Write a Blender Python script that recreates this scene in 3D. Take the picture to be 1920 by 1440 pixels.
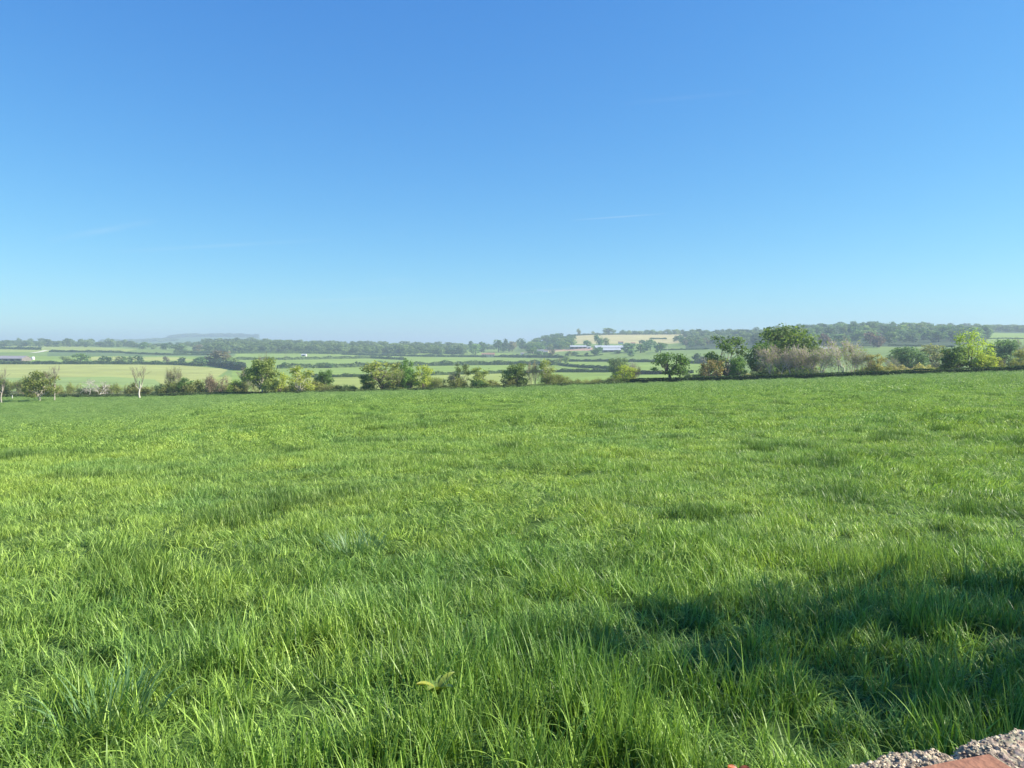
import bpy, math
import numpy as np
from mathutils import Vector
R = math.radians
sc = bpy.context.scene
for o in list(bpy.data.objects):
    bpy.data.objects.remove(o)
COL = sc.collection

# ------------------------------------------------------------------ camera, sky, sun
F, CX, HY = 1400.0, 960.0, 645.0          # focal length in photo pixels, centre column, eye-level row
cd = bpy.data.cameras.new('camera')
cam = bpy.data.objects.new('camera', cd); COL.objects.link(cam)
cd.sensor_width = 36.0
cd.lens = 36.0 * F / 1920.0
cd.shift_y = -(720 - HY) / 1920.0
cd.clip_start = 0.05; cd.clip_end = 60000
cam.location = (0, 0, 0); cam.rotation_euler = (R(90), 0, 0)
sc.camera = cam

SUN_AZ, SUN_EL = 92.0, 36.0               # azimuth clockwise from the view direction
SKY_STRENGTH = 0.072
w = bpy.data.worlds.new('World'); sc.world = w; w.use_nodes = True
nt = w.node_tree; nt.nodes.clear()
N = nt.nodes.new; L = nt.links.new
wo = N('ShaderNodeOutputWorld'); bg = N('ShaderNodeBackground')
sky = N('ShaderNodeTexSky'); sky.sky_type = 'NISHITA'; sky.sun_disc = False
sky.sun_elevation = R(SUN_EL); sky.sun_rotation = R(SUN_AZ)
sky.altitude = 100; sky.air_density = 1.0; sky.dust_density = 0.15; sky.ozone_density = 1.5
hs = N('ShaderNodeHueSaturation'); hs.inputs['Saturation'].default_value = 1.0
# the deep, even blue a phone camera gives the sky: a curve on each channel
sp = N('ShaderNodeSeparateColor'); L(sky.outputs[0], sp.inputs[0]); cb = N('ShaderNodeCombineColor')
for k_, (ref, out_, gam) in enumerate([(1.515, .091, 1.10), (2.28, .318, .85), (3.63, .765, .50)]):
    d_ = N('ShaderNodeMath'); d_.operation = 'DIVIDE'; L(sp.outputs[k_], d_.inputs[0]); d_.inputs[1].default_value = ref
    p_ = N('ShaderNodeMath'); p_.operation = 'POWER'; L(d_.outputs[0], p_.inputs[0]); p_.inputs[1].default_value = gam
    m_ = N('ShaderNodeMath'); m_.operation = 'MULTIPLY'; L(p_.outputs[0], m_.inputs[0]); m_.inputs[1].default_value = out_ / (SKY_STRENGTH * 2)
    L(m_.outputs[0], cb.inputs[k_])
L(cb.outputs[0], hs.inputs['Color'])
# faint streaks of high cirrus and old contrails, laid out by direction in the sky
tc = N('ShaderNodeTexCoord'); last = hs.outputs[0]
def vmath(op, a, b=None):
    n = N('ShaderNodeVectorMath'); n.operation = op; L(a, n.inputs[0])
    if b is not None: n.inputs[1].default_value = b
    return n
def math_n(op, a, b=None, c=None, clamp=False):
    n = N('ShaderNodeMath'); n.operation = op; n.use_clamp = clamp
    for i, q in enumerate((a, b, c)):
        if q is None: continue
        if isinstance(q, (int, float)): n.inputs[i].default_value = q
        else: L(q, n.inputs[i])
    return n.outputs[0]
def pdir(x, y):
    return Vector(((x - CX) / F, 1.0, (HY - y) / F)).normalized()
nz = N('ShaderNodeTexNoise'); nz.inputs['Scale'].default_value = 14; nz.inputs['Detail'].default_value = 5
mp = N('ShaderNodeMapping'); mp.inputs['Scale'].default_value = (1, 1, 5); L(tc.outputs['Generated'], mp.inputs[0]); L(mp.outputs[0], nz.inputs['Vector'])
streak_sum = None
for (xa, ya, xb, yb, wid, amt) in [(85, 452, 300, 412, .0050, .11), (190, 473, 640, 448, .0032, .09), (1070, 413, 1255, 400, .0014, .20),
                              (440, 570, 790, 556, .0028, .10), (900, 553, 1130, 538, .0022, .10), (680, 530, 780, 524, .005, .06), (1160, 195, 1420, 170, .004, .035)]:
    a, b = pdir(xa, ya), pdir(xb, yb)
    n = a.cross(b).normalized(); m = (a + b).normalized(); half = math.acos(max(-1, min(1, a.dot(m))))
    t = n.cross(m).normalized()
    d1 = math_n('ABSOLUTE', vmath('DOT_PRODUCT', tc.outputs['Generated'], n).outputs['Value'])
    g1 = math_n('SUBTRACT', 1.0, math_n('DIVIDE', d1, wid), clamp=True)
    d2 = math_n('ABSOLUTE', vmath('DOT_PRODUCT', tc.outputs['Generated'], t).outputs['Value'])
    g2 = math_n('SUBTRACT', 1.0, math_n('DIVIDE', d2, math.sin(half)), clamp=True)
    g2 = math_n('POWER', g2, 0.6)
    front = math_n('GREATER_THAN', vmath('DOT_PRODUCT', tc.outputs['Generated'], m).outputs['Value'], 0.0)
    g = math_n('MULTIPLY', math_n('MULTIPLY', g1, g2), math_n('MULTIPLY', front, amt))
    streak_sum = g if streak_sum is None else math_n('ADD', streak_sum, g)
streak_sum = math_n('MULTIPLY', streak_sum, math_n('MULTIPLY', nz.outputs['Fac'], 1.7))
mx = N('ShaderNodeMix'); mx.data_type = 'RGBA'; L(streak_sum, mx.inputs['Factor']); L(last, mx.inputs['A'])
mx.inputs['B'].default_value = (6.2, 6.6, 7.0, 1)
L(mx.outputs['Result'], bg.inputs['Color']); bg.inputs['Strength'].default_value = SKY_STRENGTH
L(bg.outputs[0], wo.inputs['Surface'])

sd = bpy.data.lights.new('sun', 'SUN'); sun = bpy.data.objects.new('sun', sd); COL.objects.link(sun)
sd.energy = 5.0; sd.angle = R(0.53); sd.color = (1.0, 0.93, 0.80)
sv = Vector((math.sin(R(SUN_AZ)) * math.cos(R(SUN_EL)), math.cos(R(SUN_AZ)) * math.cos(R(SUN_EL)), math.sin(R(SUN_EL))))
sun.rotation_euler = sv.to_track_quat('Z', 'Y').to_euler()

sc.view_settings.view_transform = 'Standard'; sc.view_settings.look = 'None'
sc.view_settings.exposure = 1.0; sc.view_settings.gamma = 1.0
sc.render.engine = 'CYCLES'
cy = sc.cycles
cy.max_bounces = 6; cy.diffuse_bounces = 3; cy.glossy_bounces = 2; cy.transmission_bounces = 3
cy.transparent_max_bounces = 8; cy.volume_bounces = 1; cy.use_denoising = True
cy.sample_clamp_indirect = 6

# ------------------------------------------------------------------ noise
def _h(i, j, seed):
    n = (i.astype(np.int64) * 374761393 + j.astype(np.int64) * 668265263 + seed * 1442695041) & 0xffffffff
    n = ((n ^ (n >> 13)) * 1274126177) & 0xffffffff
    return ((n ^ (n >> 16)) & 0xffff) / 65535.0
def vnoise(x, y, seed=0):
    i = np.floor(x); j = np.floor(y); u = x - i; v = y - j
    u = u * u * (3 - 2 * u); v = v * v * (3 - 2 * v)
    a = _h(i, j, seed); b = _h(i + 1, j, seed); c = _h(i, j + 1, seed); d = _h(i + 1, j + 1, seed)
    return (a * (1 - u) + b * u) * (1 - v) + (c * (1 - u) + d * u) * v
def fbm(x, y, seed=0, octv=4):
    s = 0; a = 0.5; t = 0
    for k in range(octv):
        s = s + a * vnoise(x * 2 ** k + 17.3 * k, y * 2 ** k - 9.1 * k, seed + k); t += a; a *= 0.5
    return s / t

# ------------------------------------------------------------------ the lie of the land
# drop below eye level (m) against distance (m), surveyed along a few lines of sight
near = {0.4: 1.78, 3: 1.84}
prof = {
 -500: {5:2.0, 8:2.3, 13:2.8, 22:3.6, 35:5.4, 60:8.6, 100:12.6, 150:15.6, 200:17.6, 240:18.5, 260:19.5, 300:22, 400:27, 550:29, 750:29, 950:26, 1100:22, 1400:14, 1900:5, 2500:0, 3500:0, 5000:-8, 6500:-15, 9000:0, 15000:0},
 0:   {5:1.97, 8:2.15, 13:2.40, 22:3.0, 35:4.5, 60:7.2, 100:11.0, 150:14.2, 200:16.2, 240:17.0, 262:18.6, 300:21, 400:26, 550:29, 750:29, 950:26.6, 1100:23.6, 1400:17, 1900:8, 2500:2, 3500:0, 5000:-5, 6500:-22, 9000:0, 15000:0},
 200: {5:1.96, 8:2.1, 13:2.36, 20:2.85, 35:4.2, 60:6.8, 100:10.4, 150:13.4, 200:15.5, 235:16.7, 258:18.4, 300:21, 400:26, 550:29.3, 750:29.6, 950:27, 1100:24.5, 1400:18.5, 1900:9, 2500:4, 3500:2, 5000:-12, 6200:-36, 7500:-20, 9000:0, 15000:0},
 320: {5:1.95, 8:2.1, 13:2.34, 20:2.75, 32:3.55, 60:6.1, 100:9.4, 150:12.4, 200:14.5, 225:15.6, 250:17.6, 300:21, 400:26, 550:29.5, 750:30, 950:28.3, 1100:26.6, 1400:22, 1600:17.5, 1900:11, 2300:7, 3500:6, 5000:-25, 6200:-60, 7500:-40, 9000:0, 15000:0},
 400: {5:1.95, 8:2.08, 13:2.32, 20:2.7, 32:3.4, 60:5.6, 100:8.8, 150:11.8, 200:14.1, 222:15.2, 248:17.4, 300:21, 400:26, 550:29.5, 750:30.3, 950:29, 1100:27.6, 1400:23.5, 1600:18, 1900:8, 2300:-1, 2600:0, 3500:5, 5000:-25, 6200:-66, 7500:-45, 9000:0, 15000:0},
 460: {5:1.95, 8:2.08, 13:2.30, 20:2.68, 32:3.3, 60:5.3, 100:8.4, 150:11.5, 200:14, 220:15.0, 246:17.3, 300:21, 400:26.2, 550:29.5, 750:30.5, 950:29.6, 1100:28.4, 1400:25, 1600:19, 1900:8, 2300:-2, 2600:0, 3500:5, 5000:-20, 6200:-62, 7500:-40, 9000:0, 15000:0},
 640: {5:1.94, 8:2.06, 13:2.28, 20:2.62, 35:3.4, 60:4.7, 100:7.4, 150:10.5, 200:13.1, 214:13.9, 240:16.6, 300:21, 400:26.4, 550:29.5, 750:31, 1000:31.4, 1400:29, 1600:24, 1700:19, 1900:13.5, 2200:8, 2500:4, 3500:4, 6000:-4, 9000:0, 15000:0},
 860: {5:1.94, 8:2.05, 13:2.26, 20:2.6, 35:3.4, 60:4.7, 100:7.0, 150:9.9, 200:12.3, 210:12.9, 236:15.6, 300:20.4, 400:26, 550:29.3, 750:31, 1000:31.2, 1400:28.8, 1700:24, 1900:18, 2200:12, 2500:9, 3500:6, 6000:4, 9000:2, 15000:0},
 960: {5:1.93, 8:2.04, 13:2.25, 20:2.58, 35:3.35, 60:4.65, 100:6.9, 150:9.6, 200:11.9, 209:12.4, 234:15, 300:20, 400:25.6, 550:29, 750:31, 1000:31, 1400:28, 1700:23, 1900:18, 2100:11, 2400:3, 2700:2, 3500:6, 6000:4, 9000:2, 15000:0},
 1080:{5:1.93, 8:2.03, 13:2.24, 20:2.56, 35:3.3, 60:4.6, 100:6.7, 150:9.1, 200:11.2, 207:11.7, 232:14, 300:19, 400:24.4, 550:28, 750:29.5, 1000:29, 1200:24.5, 1400:17, 1500:12.4, 1650:5, 1800:-4, 2150:-27, 2300:-29, 2600:-18, 3500:0, 9000:2, 15000:0},
 1280:{5:1.92, 8:2.02, 13:2.22, 20:2.52, 35:3.2, 60:4.3, 100:6.1, 150:8.2, 200:10.3, 205:10.6, 230:13, 300:17, 400:21.6, 550:25.6, 700:25.6, 900:24, 1100:18.6, 1300:11, 1500:4.5, 1800:-8, 2100:-26, 2350:-31, 2700:-22, 3500:0, 9000:2, 15000:0},
 1600:{5:1.91, 8:2.0, 13:2.16, 20:2.42, 35:3.0, 60:3.9, 100:5.3, 150:7.1, 185:8.4, 192:8.8, 215:10.4, 300:13.5, 400:17, 550:20, 700:19.6, 850:15.6, 950:10.6, 1050:5, 1150:0, 1400:-16, 1700:-31, 2100:-45, 2400:-45, 3000:-20, 4000:0, 9000:2, 15000:0},
 1920:{5:1.90, 8:1.98, 13:2.12, 20:2.35, 35:2.85, 60:3.6, 100:4.75, 150:6.1, 180:6.9, 186:7.15, 208:8.6, 300:11, 400:14, 550:16, 700:13.6, 850:9, 950:4, 1050:0, 1300:-9, 1500:-17, 1800:-29, 2200:-44, 2500:-46, 3000:-20, 4000:0, 9000:2, 15000:0},
 2500:{5:1.88, 8:1.94, 13:2.05, 20:2.2, 35:2.6, 60:3.1, 100:3.9, 150:4.8, 180:5.3, 186:5.5, 208:6.8, 300:9, 400:11, 550:12, 700:10, 850:6, 950:2, 1050:-2, 1300:-10, 1500:-19, 1800:-31, 2200:-46, 2500:-48, 3000:-20, 4000:0, 9000:2, 15000:0},
}
def _between(c, **over):
    ks = sorted(prof); a = max(k for k in ks if k < c); b = min(k for k in ks if k > c); t = (c - a) / (b - a)
    yy = sorted(set(prof[a]) | set(prof[b])); f_ = lambda d, y: float(np.interp(math.log(y), np.log(sorted(d)), [d[k] for k in sorted(d)]))
    d = {y: f_(prof[a], y) * (1 - t) + f_(prof[b], y) * t for y in yy}; d.update({int(k[1:]): v for k, v in over.items()}); return d
prof[200][6200] = -20
prof[300] = _between(300, _5000=-12, _6200=-26)
prof[500] = _between(500, _5000=-10, _6200=-40, _1900=8, _2300=0)
prof[540] = _between(540, _5000=0, _6200=-5)
prof[430] = _between(430, _1900=6, _2300=-7, _2600=0)
prof[460].update({1900: 6, 2300: -7})
GY = np.exp(np.linspace(math.log(0.4), math.log(15000), 520)); GX = np.arange(-500, 2501, 20.0)
_c = sorted(prof)
_tab = []
for c in _c:
    d = dict(near); d.update(prof[c]); ks = sorted(d)
    _tab.append(np.interp(np.log(GY), np.log(ks), [d[k] for k in ks]))
_tab = np.array(_tab)
GRID = np.stack([np.interp(GX, _c, _tab[:, j]) for j in range(len(GY))], 1)
def _smooth(a, sig, ax):
    r = int(3 * sig) + 1; k = np.exp(-0.5 * (np.arange(-r, r + 1) / sig) ** 2); k /= k.sum()
    p = [(0, 0), (0, 0)]; p[ax] = (r, r); b = np.pad(a, p, mode='edge')
    return np.apply_along_axis(lambda m: np.convolve(m, k, 'valid'), ax, b)
GRID = _smooth(_smooth(GRID, 1.6, 1), 1.3, 0)
def drop(px, Y):
    fx = np.clip((np.asarray(px, float) + 500) / 20.0, 0, len(GX) - 1.001)
    fy = np.clip((np.log(np.maximum(Y, 0.4)) - math.log(0.4)) / (math.log(15000) - math.log(0.4)) * (len(GY) - 1), 0, len(GY) - 1.001)
    i = fx.astype(int); j = fy.astype(int); u = fx - i; v = fy - j
    return (GRID[i, j] * (1 - u) + GRID[i + 1, j] * u) * (1 - v) + (GRID[i, j + 1] * (1 - u) + GRID[i + 1, j + 1] * u) * v
def H(X, Y):
    X = np.asarray(X, float); Y = np.asarray(Y, float)
    D = np.maximum(np.maximum(Y, 0.75 * np.abs(X)), 0.4)
    z = -drop(CX + F * np.clip(X / D, -1.1, 1.1), D)
    am = np.clip((D - 3) / 30, 0, 1) * np.clip(D / 120, .25, 1)
    z = z + am * 0.35 * (fbm(X / 22.0, Y / 22.0, 5, 3) - 0.5)
    return z
def row(px, Y):                       # image row at which the ground stands at that distance
    return HY - H((px - CX) / F * Y, Y) * F / Y
def find_far(px, py, lo=420, hi=3000):
    Y = np.exp(np.linspace(math.log(lo), math.log(hi), 500)); r = row(px, Y)
    k = np.where(r <= py)[0]
    return float(Y[k[0]]) if len(k) else float(Y[np.argmin(abs(r - py))])
def find_near(px, py):
    Y = np.linspace(90, 262, 345); r = row(px, Y); k = np.where(r <= py)[0]
    return float(Y[k[0]]) if len(k) else float(Y[np.argmin(r)])
EDGE_X = [-500, 0, 200, 320, 640, 860, 960, 1080, 1280, 1600, 1920, 2500]
EDGE_Y = [244, 240, 235, 226, 215, 211, 209, 207, 205, 191, 185, 185]
def edgeY(px): return np.interp(px, EDGE_X, EDGE_Y)
def X_of(px, Y): return (px - CX) / F * Y

# ------------------------------------------------------------------ mesh helpers
class MB:
    def __init__(s): s.v = []; s.f = []; s.t = []; s.n = 0; s.m = []
    def add(s, v, f, tint=1.0, mat=0):
        v = np.asarray(v, float).reshape(-1, 3); f = np.asarray(f, int)
        s.v.append(v); s.f.append(f + s.n); s.n += len(v)
        s.t.append(np.broadcast_to(np.asarray(tint, float), (len(v),)).copy()); s.m.append(np.full(len(f), mat, int))
    def quads(s, q, tint=1.0, mat=0):          # q: (n,4,3)
        n = len(q); t = np.repeat(np.broadcast_to(np.asarray(tint, float), (n,)), 4)
        s.add(q.reshape(-1, 3), np.arange(n * 4).reshape(n, 4), t, mat)
    def tube(s, pts, rad, k=5, tint=1.0, mat=0, cap=True):
        pts = np.asarray(pts, float); n = len(pts); rad = np.broadcast_to(np.asarray(rad, float), (n,))
        d = np.gradient(pts, axis=0); d /= np.linalg.norm(d, axis=1)[:, None] + 1e-9
        ref = np.where(abs(d[:, 2:3]) > 0.9, np.array([[1., 0, 0]]), np.array([[0, 0, 1.]]))
        a = np.cross(d, ref); a /= np.linalg.norm(a, axis=1)[:, None] + 1e-9; b = np.cross(d, a)
        th = np.arange(k) / k * 2 * math.pi
        v = pts[:, None] + rad[:, None, None] * (np.cos(th)[None, :, None] * a[:, None] + np.sin(th)[None, :, None] * b[:, None])
        i = np.arange(n - 1)[:, None] * k; j = np.arange(k)[None]; j2 = (j + 1) % k
        f = np.stack([i + j, i + j2, i + k + j2, i + k + j], -1).reshape(-1, 4)
        s.add(v.reshape(-1, 3), f, tint, mat)
    def box(s, c, sz, rz=0, tint=1.0, mat=0):
        x, y, z = np.array(sz) / 2; ca, sa = math.cos(rz), math.sin(rz)
        p = np.array([(a, b, d) for d in (-z, z) for (a, b) in ((-x, -y), (x, -y), (x, y), (-x, y))])
        p = np.stack([p[:, 0] * ca - p[:, 1] * sa, p[:, 0] * sa + p[:, 1] * ca, p[:, 2]], 1) + np.array(c)
        s.add(p, [(0, 3, 2, 1), (4, 5, 6, 7), (0, 1, 5, 4), (1, 2, 6, 5), (2, 3, 7, 6), (3, 0, 4, 7)], tint, mat)
    def mesh(s, name, mats, smooth=False):
        me = bpy.data.meshes.new(name)
        V = np.concatenate(s.v); T = np.concatenate(s.t)
        tot = np.concatenate([np.full(len(f), f.shape[1]) for f in s.f]); loops = np.concatenate([f.ravel() for f in s.f])
        me.vertices.add(len(V)); me.vertices.foreach_set('co', V.ravel().astype(np.float32))
        me.loops.add(len(loops)); me.loops.foreach_set('vertex_index', loops.astype(np.int32))
        me.polygons.add(len(tot)); st = np.concatenate([[0], np.cumsum(tot)[:-1]])
        me.polygons.foreach_set('loop_start', st.astype(np.int32)); me.polygons.foreach_set('loop_total', tot.astype(np.int32))
        me.polygons.foreach_set('material_index', np.concatenate(s.m).astype(np.int32))
        me.polygons.foreach_set('use_smooth', np.full(len(tot), smooth))
        at = me.attributes.new('tint', 'FLOAT', 'POINT'); at.data.foreach_set('value', T.astype(np.float32))
        for m in (mats if isinstance(mats, (list, tuple)) else [mats]): me.materials.append(m)
        me.update(calc_edges=True)
        return me
def link(name, data, parent=None, loc=None, color=None):
    o = bpy.data.objects.new(name, data); COL.objects.link(o)
    if parent is not None: o.parent = parent
    if loc is not None: o.location = loc
    if color is not None: o.color = (*color, 1)
    return o
def tag(o, label=None, cat=None, group=None, kind=None):
    if label: o['label'] = label
    if cat: o['category'] = cat
    if group: o['group'] = group
    if kind: o['kind'] = kind
    return o

# ------------------------------------------------------------------ materials
def mat_base(name):
    m = bpy.data.materials.new(name); m.use_nodes = True; t = m.node_tree; t.nodes.clear(); return m, t
def foliage_mat(name, transl=0.35, rough=0.55, spec=0.25, src='object', noise=0.0):
    m, t = mat_base(name); n = t.nodes.new; l = t.links.new
    out = n('ShaderNodeOutputMaterial'); p = n('ShaderNodeBsdfPrincipled'); tr = n('ShaderNodeBsdfTranslucent'); mix = n('ShaderNodeMixShader')
    if src == 'object':
        oi = n('ShaderNodeObjectInfo'); c = oi.outputs['Color']
    else:
        a = n('ShaderNodeAttribute'); a.attribute_type = 'INSTANCER'; a.attribute_name = 'col'; c = a.outputs['Color']
    ti = n('ShaderNodeAttribute'); ti.attribute_name = 'tint'
    vm = n('ShaderNodeVectorMath'); vm.operation = 'SCALE'; l(c, vm.inputs[0]); l(ti.outputs['Fac'], vm.inputs['Scale'])
    hsv = n('ShaderNodeHueSaturation'); l(vm.outputs[0], hsv.inputs['Color'])
    # brighter leaves are also a touch yellower: young growth
    mr = n('ShaderNodeMapRange'); l(ti.outputs['Fac'], mr.inputs['Value']); mr.inputs['From Min'].default_value = .5; mr.inputs['From Max'].default_value = 1.5
    mr.inputs['To Min'].default_value = 0.515; mr.inputs['To Max'].default_value = 0.485; l(mr.outputs[0], hsv.inputs['Hue'])
    l(hsv.outputs[0], p.inputs['Base Color']); p.inputs['Roughness'].default_value = rough; p.inputs['Specular IOR Level'].default_value = spec
    br = n('ShaderNodeMix'); br.data_type = 'RGBA'; br.blend_type = 'MULTIPLY'; br.inputs['Factor'].default_value = 1
    l(hsv.outputs[0], br.inputs['A']); br.inputs['B'].default_value = (1.25, 1.3, 0.7, 1); l(br.outputs['Result'], tr.inputs['Color'])
    mix.inputs['Fac'].default_value = transl; l(p.outputs[0], mix.inputs[1]); l(tr.outputs[0], mix.inputs[2]); l(mix.outputs[0], out.inputs['Surface'])
    return m
def plain_mat(name, col, rough=0.8, var=0.25, scale=3.0, spec=0.3, bump=0.0, attr=False):
    m, t = mat_base(name); n = t.nodes.new; l = t.links.new
    out = n('ShaderNodeOutputMaterial'); p = n('ShaderNodeBsdfPrincipled'); tcn = n('ShaderNodeTexCoord'); nn = n('ShaderNodeTexNoise')
    nn.inputs['Scale'].default_value = scale; nn.inputs['Detail'].default_value = 6; l(tcn.outputs['Object'], nn.inputs['Vector'])
    cr = n('ShaderNodeValToRGB'); cr.color_ramp.elements[0].position = .3; cr.color_ramp.elements[1].position = .7
    cr.color_ramp.elements[0].color = (*[c * (1 - var) for c in col], 1); cr.color_ramp.elements[1].color = (*[min(1, c * (1 + var)) for c in col], 1)
    l(nn.outputs['Fac'], cr.inputs['Fac']); l(cr.outputs[0], p.inputs['Base Color'])
    p.inputs['Roughness'].default_value = rough; p.inputs['Specular IOR Level'].default_value = spec
    if bump:
        b = n('ShaderNodeBump'); b.inputs['Strength'].default_value = bump; b.inputs['Distance'].default_value = 0.01
        l(nn.outputs['Fac'], b.inputs['Height']); l(b.outputs[0], p.inputs['Normal'])
    l(p.outputs[0], out.inputs['Surface']); return m
def bark_mat(name, stripped=False):                           # bark takes the object's colour
    m, t = mat_base(name); n = t.nodes.new; l = t.links.new
    out = n('ShaderNodeOutputMaterial'); p = n('ShaderNodeBsdfPrincipled'); oi = n('ShaderNodeObjectInfo'); tcn = n('ShaderNodeTexCoord')
    nn = n('ShaderNodeTexNoise'); nn.inputs['Scale'].default_value = 2.5; nn.inputs['Detail'].default_value = 5; l(tcn.outputs['Object'], nn.inputs['Vector'])
    mr = n('ShaderNodeMapRange'); l(nn.outputs['Fac'], mr.inputs['Value']); mr.inputs['From Min'].default_value = .3; mr.inputs['From Max'].default_value = .7; mr.inputs['To Min'].default_value = .65; mr.inputs['To Max'].default_value = 1.3
    vm = n('ShaderNodeVectorMath'); vm.operation = 'SCALE'; 
    src_ = oi.outputs['Color']
    if stripped:                               # dead trees: white bare wood on the lower stem, brown twigs above
        sx = n('ShaderNodeSeparateXYZ'); l(tcn.outputs['Object'], sx.inputs[0]); m2 = n('ShaderNodeMapRange'); l(sx.outputs['Z'], m2.inputs['Value'])
        m2.inputs['From Min'].default_value = .36; m2.inputs['From Max'].default_value = .50
        mi = n('ShaderNodeMix'); mi.data_type = 'RGBA'; l(m2.outputs[0], mi.inputs['Factor']); l(src_, mi.inputs['A']); mi.inputs['B'].default_value = (.30, .24, .20, 1); src_ = mi.outputs['Result']
    l(src_, vm.inputs[0]); l(mr.outputs[0], vm.inputs['Scale']); l(vm.outputs[0], p.inputs['Base Color'])
    p.inputs['Roughness'].default_value = .9; l(p.outputs[0], out.inputs['Surface']); return m
M_leaf = foliage_mat('leaves', .40, .6, .2)
M_grass = foliage_mat('grass_blades', .27, .44, .30, src='inst')
M_tuft = foliage_mat('tuft_blades', .28, .42, .40)
M_bark = bark_mat('bark'); M_dead = bark_mat('dead_wood', True)
M_trunk_far = plain_mat('far_bark', (.10, .085, .065))

# ------------------------------------------------------------------ ground sheet
def poly_mask(px, py, poly):
    poly = np.array(poly, float); inside = np.zeros(px.shape, bool); n = len(poly); j = n - 1
    for i in range(n):
        xi, yi = poly[i]; xj, yj = poly[j]
        c = ((yi > py) != (yj > py)) & (px < (xj - xi) * (py - yi) / (yj - yi + 1e-12) + xi)
        inside ^= c; j = i
    return inside
def build_ground():
    th = np.radians(np.concatenate([np.arange(-180, -52, 4.0), np.arange(-50, -38, 1.0), np.arange(-38, 38.01, 0.11), np.arange(39, 51, 1.0), np.arange(52, 180.1, 4.0)]))
    r = np.concatenate([[0.0], np.exp(np.linspace(math.log(0.5), math.log(250), 190)), np.exp(np.linspace(math.log(256), math.log(2800), 300)), np.exp(np.linspace(math.log(2900), math.log(13500), 50))])
    T, Rr = np.meshgrid(th, r); X = Rr * np.sin(T); Y = Rr * np.cos(T)
    Z = H(X, Y)
    nr, ntn = T.shape
    V = np.stack([X, Y, Z], -1).reshape(-1, 3)
    i = np.arange(nr - 1)[:, None] * ntn; j = np.arange(ntn - 1)[None]
    f = np.stack([i + j, i + j + 1, i + ntn + j + 1, i + ntn + j], -1).reshape(-1, 4)
    f = f[:, ::-1]
    # what grows where: colours of the crops, by plan position (looked up along the lines of sight of the survey)
    Yc = np.maximum(Y, 0.3); PX = CX + F * X / Yc; PY = HY - Z * F / Yc
    C = np.zeros(T.shape + (3,)); C[:] = (.130, .225, .062)
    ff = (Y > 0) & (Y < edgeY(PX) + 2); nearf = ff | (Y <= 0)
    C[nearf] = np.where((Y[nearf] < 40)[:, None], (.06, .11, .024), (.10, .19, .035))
    far = Y > 300
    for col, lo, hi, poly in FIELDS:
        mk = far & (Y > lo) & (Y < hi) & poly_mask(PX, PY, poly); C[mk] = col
    scrub = (~ff) & (Y > 0) & (Y < 420); C[scrub] = (.10, .12, .045)
    far2 = Y > 3200; C[far2] = (.10, .16, .07)
    far3 = Y > 4800; C[far3] = (.085, .15, .06)
    b = MB(); b.add(V, f)
    m, t = mat_base('ground'); n = t.nodes.new; l = t.links.new
    out = n('ShaderNodeOutputMaterial'); p = n('ShaderNodeBsdfPrincipled'); a = n('ShaderNodeAttribute'); a.attribute_name = 'crop'
    tcn = n('ShaderNodeTexCoord')
    n1 = n('ShaderNodeTexNoise'); n1.inputs['Scale'].default_value = .018; n1.inputs['Detail'].default_value = 7; n1.inputs['Roughness'].default_value = .62; l(tcn.outputs['Object'], n1.inputs['Vector'])
    mp_ = n('ShaderNodeMapping'); mp_.inputs['Rotation'].default_value = (0, 0, .3); mp_.inputs['Scale'].default_value = (.01, .16, 1); l(tcn.outputs['Object'], mp_.inputs[0])
    n2 = n('ShaderNodeTexNoise'); n2.inputs['Scale'].default_value = 1.0; n2.inputs['Detail'].default_value = 3; l(mp_.outputs[0], n2.inputs['Vector'])
    ad = n('ShaderNodeMath'); ad.operation = 'ADD'; l(n1.outputs['Fac'], ad.inputs[0]); l(n2.outputs['Fac'], ad.inputs[1])
    mr = n('ShaderNodeMapRange'); l(ad.outputs[0], mr.inputs['Value']); mr.inputs['From Min'].default_value = .7; mr.inputs['From Max'].default_value = 1.3; mr.inputs['To Min'].default_value = .74; mr.inputs['To Max'].default_value = 1.26
    vm = n('ShaderNodeVectorMath'); vm.operation = 'SCALE'; l(a.outputs['Color'], vm.inputs[0]); l(mr.outputs[0], vm.inputs['Scale'])
    l(vm.outputs[0], p.inputs['Base Color']); p.inputs['Roughness'].default_value = .9; p.inputs['Specular IOR Level'].default_value = .1
    l(p.outputs[0], out.inputs['Surface'])
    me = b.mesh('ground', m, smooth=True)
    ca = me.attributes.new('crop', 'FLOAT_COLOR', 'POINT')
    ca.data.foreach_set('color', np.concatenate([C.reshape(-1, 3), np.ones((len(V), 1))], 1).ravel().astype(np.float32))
    return tag(link('ground', me), kind='structure', label='rolling green farmland running down from the wall and across the valley')

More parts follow.
